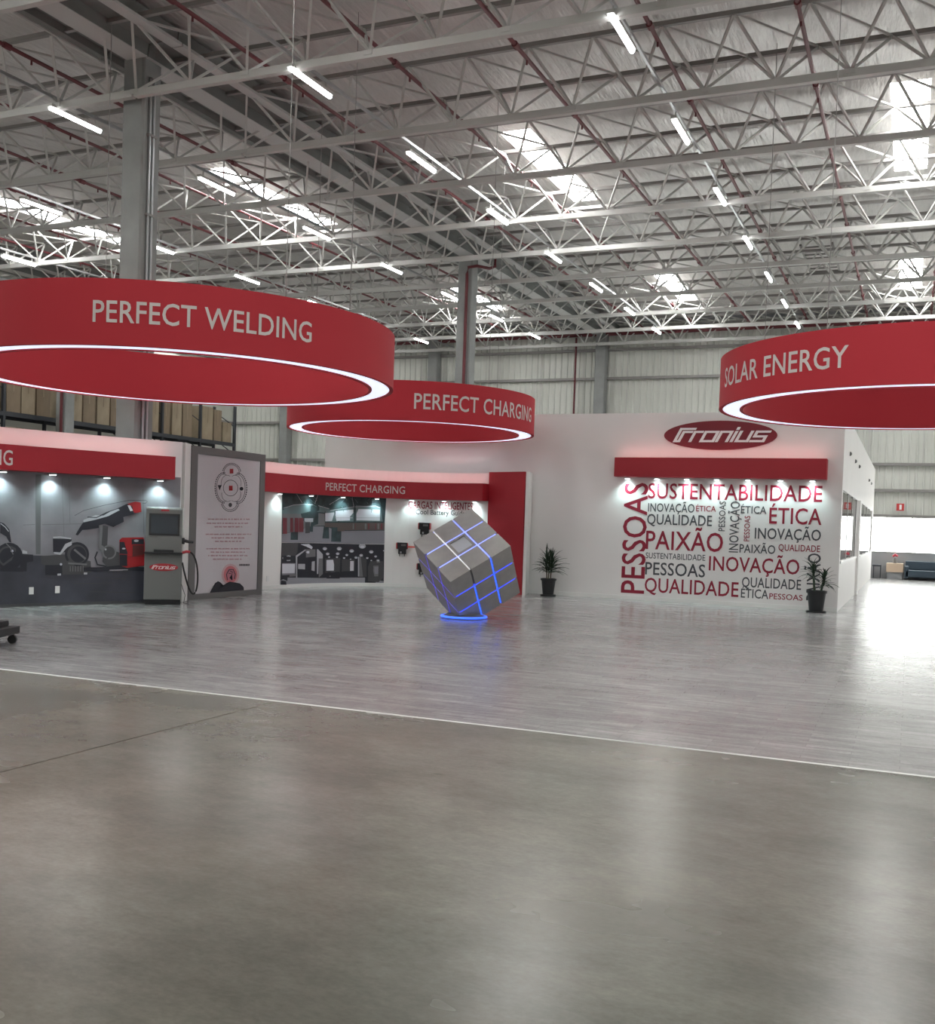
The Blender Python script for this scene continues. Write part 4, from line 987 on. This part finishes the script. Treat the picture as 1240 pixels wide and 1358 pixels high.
# top (+z): F=(-,-) L=(-,+) R=(+,-) T=(+,+)
strip(2, 1, 0, 0, M['led_pale']); strip(2, 1, 0, 1, M['led_pale'])
strip(2, 1, 1, 0, mat('white_led_dim', (0.9, 0.9, 0.9), 0.4, emit=(1, 1, 1), es=0.6), wd=0.004); strip(2, 1, 1, 1, M['led_pale'])
# right front (-y): lines along z and along x
strip(1, -1, 2, 0, M['led_bright'], t1=-h + c3 * 2 ); strip(1, -1, 2, 1, M['led_bright'])
strip(1, -1, 0, 0, M['led_blue']); strip(1, -1, 0, 1, M['led_blue'])
# left (-x)
for k in (0, 1): strip(0, -1, 2, k, M['led_violet'], wd=0.006); strip(0, -1, 1, k, M['led_violet'], wd=0.006)
for ax, sg in ((0, 1), (1, 1)):
    o_ = [q_ for q_ in range(3) if q_ != ax]
    for al in o_:
        for k in (0, 1): strip(ax, sg, al, k, M['led_blue'])
bc = Vector((-6.43, 15.02))
MB().lathe([(0.0, 0.0), (0.355, 0.0), (0.355, 0.012), (0.0, 0.012)], 40, (bc.x, bc.y, 0.004)).build('base_plate', M['frame_grey'], cube)
MB().lathe([(0.30, 0.016), (0.365, 0.016), (0.375, 0.03), (0.365, 0.045), (0.30, 0.045)], 48, (bc.x, bc.y, 0.004)).build('base_light_ring', M['led_bright'], cube, smooth=True)
MB().lathe([(0.0, 0.045), (0.33, 0.045), (0.30, 0.052), (0.27, 0.072), (0.0, 0.074)], 40, (bc.x, bc.y, 0.004)).build('base_block', M['frame_grey'], cube)

# ------------------------------------------------------------------ kiosk
TH = math.radians(39)
ko = Vector((-11.19, 13.60, 0.004)); ks = empty('terminal_kiosk', ko, TH); tag(ks, 'grey terminal kiosk with dark screen and red oval emblem before the welding wall', 'kiosk')
def kb(x0, x1, y0, y1, z0, z1, name, m_, par=None, bev=0.004): return MB().box(x0, x1, y0, y1, z0, z1).build(name, m_, par or ks, local=True, bevel=bev)
kb(-0.275, 0.285, 0.03, 0.20, 0.0, 0.085, 'plinth', M['black'])
kb(-0.295, 0.295, 0.0, 0.22, 0.085, 0.835, 'cabinet', M['kiosk'])
kb(-0.30, 0.30, -0.09, 0.22, 0.835, 0.86, 'shelf', M['black'])
kb(-0.15, 0.16, -0.08, 0.05, 0.86, 0.905, 'keyboard', M['black'])
up_ = MB()
pr2 = [(0.02, 0.86), (0.02, 1.10), (0.07, 1.56), (0.10, 1.595), (0.22, 1.595), (0.22, 0.86)]
n_ = len(pr2); vv = [(x, y, z) for x in (-0.285, 0.285) for y, z in pr2]
up_.add(vv, [tuple(range(n_)), tuple(range(n_, 2 * n_))[::-1]] + [(i, n_ + i, n_ + (i + 1) % n_, (i + 1) % n_) for i in range(n_)])
up_.build('housing', M['kiosk'], ks, local=True, bevel=0.006)
def tilt(x0, x1, z0, z1, d0, d1, name, m_, par=None):
    def yy(z): return 0.02 + (z - 1.10) * 0.05 / 0.46 if z > 1.10 else 0.02
    vv = [(x, yy(z) - d, z) for d in (d0, d1) for z in (z0, z1) for x in (x0, x1)]
    return MB().add(vv, [(0, 2, 3, 1), (4, 5, 7, 6), (0, 1, 5, 4), (2, 6, 7, 3), (0, 4, 6, 2), (1, 3, 7, 5)]).build(name, m_, par or ks, local=True)
tilt(-0.235, 0.245, 1.135, 1.49, 0.0, 0.012, 'screen_bezel', M['black'])
tilt(-0.205, 0.215, 1.165, 1.465, 0.012, 0.015, 'screen', M['screen'])
tilt(-0.055, 0.075, 1.53, 1.56, 0.0, 0.004, 'name_plate', M['red'])
tilt(-0.22, -0.10, 1.105, 1.110, 0.0, 0.003, 'slot', M['black'])
n_ = 32; lg = MB(); lg.add([(0.01 + 0.225 * math.cos(2 * PI * k / n_), -0.004, 0.615 + 0.062 * math.sin(2 * PI * k / n_)) for k in range(n_)] + [(0.01 + 0.225 * math.cos(2 * PI * k / n_), 0.0, 0.615 + 0.062 * math.sin(2 * PI * k / n_)) for k in range(n_)], [tuple(range(n_))] + [(k, (k + 1) % n_, n_ + (k + 1) % n_, n_ + k) for k in range(n_)])
lgo = lg.build('oval_emblem', M['screw_red'], ks, local=True)
mbx = stroke_text(lambda u, v_: (-0.18 + 0.37 * u, -0.006, 0.59 + 0.055 * v_), 'lettering', M['exit_white'], None)
mbx.parent = lgo; mbx['kind'] = 'stuff'
kb(0.285, 0.33, 0.06, 0.16, 1.00, 1.10, 'torch_holder', M['black'])
MB().tube([(0.31, 0.05, 1.06), (0.40, 0.0, 1.04), (0.47, -0.02, 1.035)], [0.028, 0.024, 0.018], 8).build('torch', M['black'], ks, local=True)
MB().tube([(0.30, 0.02, 0.86), (0.36, 0.0, 0.88), (0.42, 0.0, 0.875)], 0.022, 8).build('hose_grip', M['screw_red'], ks, local=True)
hp = []
for t_ in range(25):
    u = t_ / 24; 
    P0, P1, P2, P3 = (0.40, 0.875), (0.66, 0.86), (0.56, -0.55), (0.30, 0.70)
    x = (1 - u) ** 3 * P0[0] + 3 * u * (1 - u) ** 2 * P1[0] + 3 * u * u * (1 - u) * P2[0] + u ** 3 * P3[0]
    z = (1 - u) ** 3 * P0[1] + 3 * u * (1 - u) ** 2 * P1[1] + 3 * u * u * (1 - u) * P2[1] + u ** 3 * P3[1]
    hp.append((x, 0.02, z))
MB().tube(hp, 0.014, 8).build('hose', M['rubber'], ks, local=True, smooth=True)
MB().tube([(0.29, 0.15, 0.35), (0.36, 0.15, 0.15), (0.34, 0.15, 0.02), (0.42, 0.1, 0.008)], 0.005, 6).build('power_cable', M['rubber'], ks, local=True)

# ------------------------------------------------------------------ wheeled trolley at the left edge
tx, ty = -8.96, 8.34
tb = empty('wheeled_base', (tx, ty, 0)); tag(tb, 'black wheeled equipment base cut off by the left edge', 'trolley')
tdir = Vector((-0.92, -0.39))
def tl(a, b): return Vector((tx, ty)) + tdir * a + Vector((-tdir.y, tdir.x)) * b
def tbox(a0, a1, b0, b1, z0, z1, name, m_):
    pts = [tl(a0, b0), tl(a1, b0), tl(a1, b1), tl(a0, b1)]; prism([(p.x, p.y) for p in pts], z0, z1).build(name, m_, tb, bevel=0.01)
tbox(-0.03, 0.75, -0.30, 0.30, 0.115, 0.20, 'platform', M['black'])
tbox(0.06, 0.66, -0.22, 0.22, 0.20, 0.265, 'upper_block', M['black'])
for a in (0.03, 0.68):
    for b in (-0.24, 0.24):
        p = tl(a, b)
        MB().tube([(p.x, p.y, 0.08), (p.x, p.y, 0.12)], 0.022, 8).build('caster_fork', M['black'], tb)
        e_ = Vector((-tdir.y, tdir.x)); MB().tube([(p.x - e_.x * 0.018, p.y - e_.y * 0.018, 0.052), (p.x + e_.x * 0.018, p.y + e_.y * 0.018, 0.052)], 0.047, 14).build('caster_wheel', M['rubber'], tb)

# ------------------------------------------------------------------ potted plants
leafm = MB()
seg = 6; vv = []
for i in range(seg + 1):
    t_ = i / seg; wd = 0.5 * math.sin(PI * min(1, 0.12 + t_ * 0.88)) ** 0.8 if t_ < 1 else 0.02
    z = 0.55 * math.sin(t_ * 1.5) * 0.6 - 0.30 * t_ * t_; vv += [(t_, -wd * 0.09, z + wd * 0.02), (t_, 0, z - 0.01), (t_, wd * 0.09, z + wd * 0.02)]
leafm.add(vv, [(3 * i + k, 3 * i + 3 + k, 3 * i + 4 + k, 3 * i + 1 + k) for i in range(seg) for k in (0, 1)])
leafA = leafm.build('leaf', M['leaf']); leafB = leafA.copy(); leafB.data = leafA.data.copy(); leafB.data.materials[0] = M['leaf2']
COL.objects.unlink(leafA)
def pot(t, x, y, s=1.0):
    MB().lathe([(0.165 * s, 0.0), (0.175 * s, 0.0), (0.18 * s, 0.03), (0.0, 0.03)], 28, (x, y, 0.004)).build('saucer', M['black'], t, smooth=True)
    MB().lathe([(0.0, 0.032), (0.125 * s, 0.032), (0.165 * s, 0.36 * s), (0.185 * s, 0.36 * s), (0.185 * s, 0.405 * s), (0.165 * s, 0.405 * s), (0.155 * s, 0.35 * s), (0.0, 0.35 * s)], 28, (x, y, 0.004)).build('pot', M['black'], t, smooth=True)
    MB().lathe([(0.0, 0.352 * s), (0.155 * s, 0.352 * s), (0.156 * s, 0.356 * s), (0.0, 0.362 * s)], 20, (x, y, 0.004)).build('soil', M['soil'], t)
def rosette(t, base, top, z, n_, lo, hi, el0, el1, wsc=1.0):
    for k in range(n_):
        a = 2.399 * k + random.uniform(-0.3, 0.3); f_ = k / n_
        el = el0 + (el1 - el0) * f_; ln = lo + (hi - lo) * random.random()
        src = leafA if k % 3 else leafB
        if math.sin(a) > 0.2: ln *= 0.62
        if math.cos(a) < -0.3 and base > 0.49 and wsc == 0.95 and n_ == 46: ln *= 0.8
        zz = base + (top - base) * f_
        o = src.copy(); COL.objects.link(o); o.parent = t; o.location = (z[0], z[1], zz)
        o.rotation_euler = (random.uniform(-0.3, 0.3), -el, a); o.scale = (ln, ln * wsc, ln)
random.seed(11)
px_, py_ = -7.10, 21.14
pl = empty('potted_plant', (px_, py_, 0)); tag(pl, 'leafy potted plant in a black pot in the corner by the red panel', 'plant')
pot(pl, px_, py_, 0.93)
for k, (dx, dy, hh) in enumerate(((-0.06, 0.0, 0.75), (0.05, 0.03, 0.78), (0.02, -0.05, 0.70))):
    MB().tube([(px_ + dx * 0.6, py_ + dy, 0.30), (px_ + dx, py_ + dy, hh)], 0.014, 6).build('stem', M['stem'], pl)
    rosette(pl, 0.50, hh, (dx, dy), 46, 0.28, 0.46, -0.10, 1.25, 0.95)
px_, py_ = -1.62, 21.12
pl = empty('potted_plant', (px_, py_, 0)); tag(pl, 'potted plant with two stems in a black pot at the office corner', 'plant')
pot(pl, px_, py_, 1.05)
for (dx, dy, hh, n_, wsc) in ((-0.08, 0.0, 0.84, 70, 0.95), (0.13, 0.02, 0.68, 44, 2.0)):
    MB().tube([(px_ + dx * 0.5, py_ + dy, 0.36), (px_ + dx, py_ + dy, hh)], 0.022, 7).build('stem', M['leaf2'], pl)
    rosette(pl, hh - 0.16, hh, (dx, dy), n_, 0.20, 0.30, -0.5, 1.2, wsc)
COL.objects.unlink(leafB) if leafB.name in COL.objects else None

# ------------------------------------------------------------------ far corner furniture
sf = empty('sofa', (1.0, 40.6, 0)); tag(sf, 'long dark blue sofa under the far windows at the right edge', 'sofa')
MB().box(-0.12, 2.1, 40.35, 41.0, 0.10, 0.36).build('seat', M['sofa'], sf, bevel=0.03)
MB().box(-0.12, 2.1, 40.85, 41.12, 0.36, 0.68).build('backrest', M['sofa'], sf, bevel=0.03)
for a, b in ((-0.14, 0.0), (2.0, 2.14)): MB().box(a, b, 40.35, 41.1, 0.06, 0.5).build('armrest', M['sofa'], sf, bevel=0.02)
for a in (-0.05, 2.0):
    for b in (40.42, 41.0): MB().bar((a, b, 0), (a, b, 0.10), 0.05).build('leg', M['black'], sf)
st_ = empty('side_table', (-0.45, 40.8, 0)); tag(st_, 'light wooden side table between the dark cube and the sofa', 'table')
MB().box(-0.75, -0.18, 40.5, 41.05, 0.26, 0.58).build('box', M['table_wood'], st_, bevel=0.006)
MB().box(-0.72, -0.21, 40.55, 41.0, 0.0, 0.26).build('base', M['masonry'], st_)
vz = empty('flower_vase', (-0.47, 40.75, 0.58)); tag(vz, 'small vase with red flowers on the light wooden side table', 'vase')
MB().lathe([(0.0, 0.0), (0.06, 0.0), (0.07, 0.12), (0.045, 0.2), (0.0, 0.2)], 14, (-0.47, 40.75, 0.58)).build('vase', M['frame_grey'], vz, smooth=True)
for a, b, c_ in ((0, 0, 0.30), (0.05, 0.02, 0.27), (-0.05, 0, 0.26)): MB().lathe([(0.0, -0.04), (0.05, -0.01), (0.045, 0.03), (0.0, 0.05)], 10, (-0.47 + a, 40.75 + b, 0.58 + c_)).build('flower', M['flower'], vz, smooth=True)
bk_ = empty('dark_cube_table', (-1.0, 40.75, 0)); tag(bk_, 'low dark open cube table beside the office wall end', 'table')
MB().box(-1.22, -0.93, 40.55, 41.0, 0.44, 0.50).build('top', M['rack'], bk_)
for a in (-1.20, -0.96):
    MB().box(a, a + 0.03, 40.57, 40.98, 0.0, 0.44).build('side', M['rack'], bk_)
ex = empty('exit_sign', (-0.38, YF - 0.13, 2.62)); tag(ex, 'red square emergency sign on the far wall above the windows', 'sign')
MB().box(-0.51, -0.25, YF - 0.15, YF - 0.13, 2.50, 2.76).build('plate', M['exit_red'], ex)
MB().box(-0.42, -0.34, YF - 0.13, YF + 0.05, 2.60, 2.66).build('bracket', M['steel_dark'], ex)
MB().box(-0.41, -0.33, YF - 0.154, YF - 0.15, 2.54, 2.72).build('door_symbol', M['exit_white'], ex)

# ------------------------------------------------------------------ pallet rack and cartons
rk = empty('pallet_rack', (-28, 30, 0)); tag(rk, 'tall dark steel pallet rack filled with cartons along the left wall', 'rack')
XR = -27.5
posts = [19.8, 22.6, 25.36, 28.2, 30.95, 33.2, 35.6, 38.0]
for y in posts:
    for x in (XR - 0.05, XR - 1.15): MB().box(x - 0.05, x + 0.05, y - 0.05, y + 0.05, 0, 6.3).build('upright', M['rack'], rk)
    for k in range(5): MB().bar((XR - 0.05, y, 0.6 + 1.2 * k), (XR - 1.15, y, 1.3 + 1.2 * k), 0.03).build('brace', M['rack'], rk)
for z in (2.35, 4.60):
    for i in range(len(posts) - 1):
        for x in (XR - 0.03, XR - 1.15): MB().box(x - 0.03, x + 0.03, posts[i] + 0.05, posts[i + 1] - 0.05, z - 0.07, z + 0.07).build('beam', M['rack'], rk)
        MB().box(XR - 1.12, XR - 0.06, posts[i] + 0.1, posts[i + 1] - 0.1, z + 0.07, z + 0.09).build('deck', M['rack'], rk)
cproto = {}
def carton(y0, y1, z0, h_, mk, label, group, x1=XR - 0.12):
    key = mk
    if key not in cproto:
        t = empty('carton'); MB().box(-1, 0, 0, 1, 0, 1).build('box', M[mk], t, local=True)
        MB().box(-1.001, 0.001, 0.46, 0.54, 0.5, 1.001).build('tape', M['carton2'] if mk != 'carton2' else M['carton'], t, local=True)
        cproto[key] = t
    else: t = copy_tree(cproto[key])
    t.location = (x1, y0, z0); t.scale = (0.95, y1 - y0, h_)
    tag(t, label, 'carton', group); return t
cy = [(20.1, 20.9), (21.0, 21.8), (22.8, 23.5), (23.6, 24.3), (24.4, 25.1), (25.56, 26.13), (26.18, 26.76), (26.84, 27.43), (28.35, 28.93), (29.0, 29.6), (29.7, 30.33), (30.4, 30.88), (31.2, 31.9), (32.0, 32.62), (32.68, 33.08), (33.3, 33.76), (33.9, 34.48), (34.56, 35.15), (35.85, 36.55), (36.63, 37.15), (37.25, 37.86)]
for k, (a, b) in enumerate(cy):
    h_ = 1.38 if k != 20 else 0.85
    carton(a, b, 4.70, h_ - 0.06 * (k % 3 == 1), 'carton' if k % 2 else 'carton2', 'brown carton on the upper rack shelf, %s from the far end' % (ORD + ['twenty-first'])[20 - k], 'cartons on the upper rack shelf')
dk = [(22.8, 24.9, 1.5, 'carton3'), (25.7, 26.3, 1.75, 'carton2'), (26.4, 28.0, 1.35, 'carton3'), (28.4, 30.8, 1.45, 'carton3'), (31.1, 31.9, 1.2, 'carton2'), (32.0, 33.0, 1.5, 'carton3'), (33.4, 35.4, 1.6, 'carton3'), (35.8, 37.8, 1.3, 'carton3')]
for k, (a, b, h_, mk) in enumerate(dk):
    carton(a, b, 2.45, h_, mk, '%s load on the lower rack shelf, %s from the far end' % ('dark wrapped' if mk == 'carton3' else 'pale brown boxed', ORD[7 - k]), 'loads on the lower rack shelf')
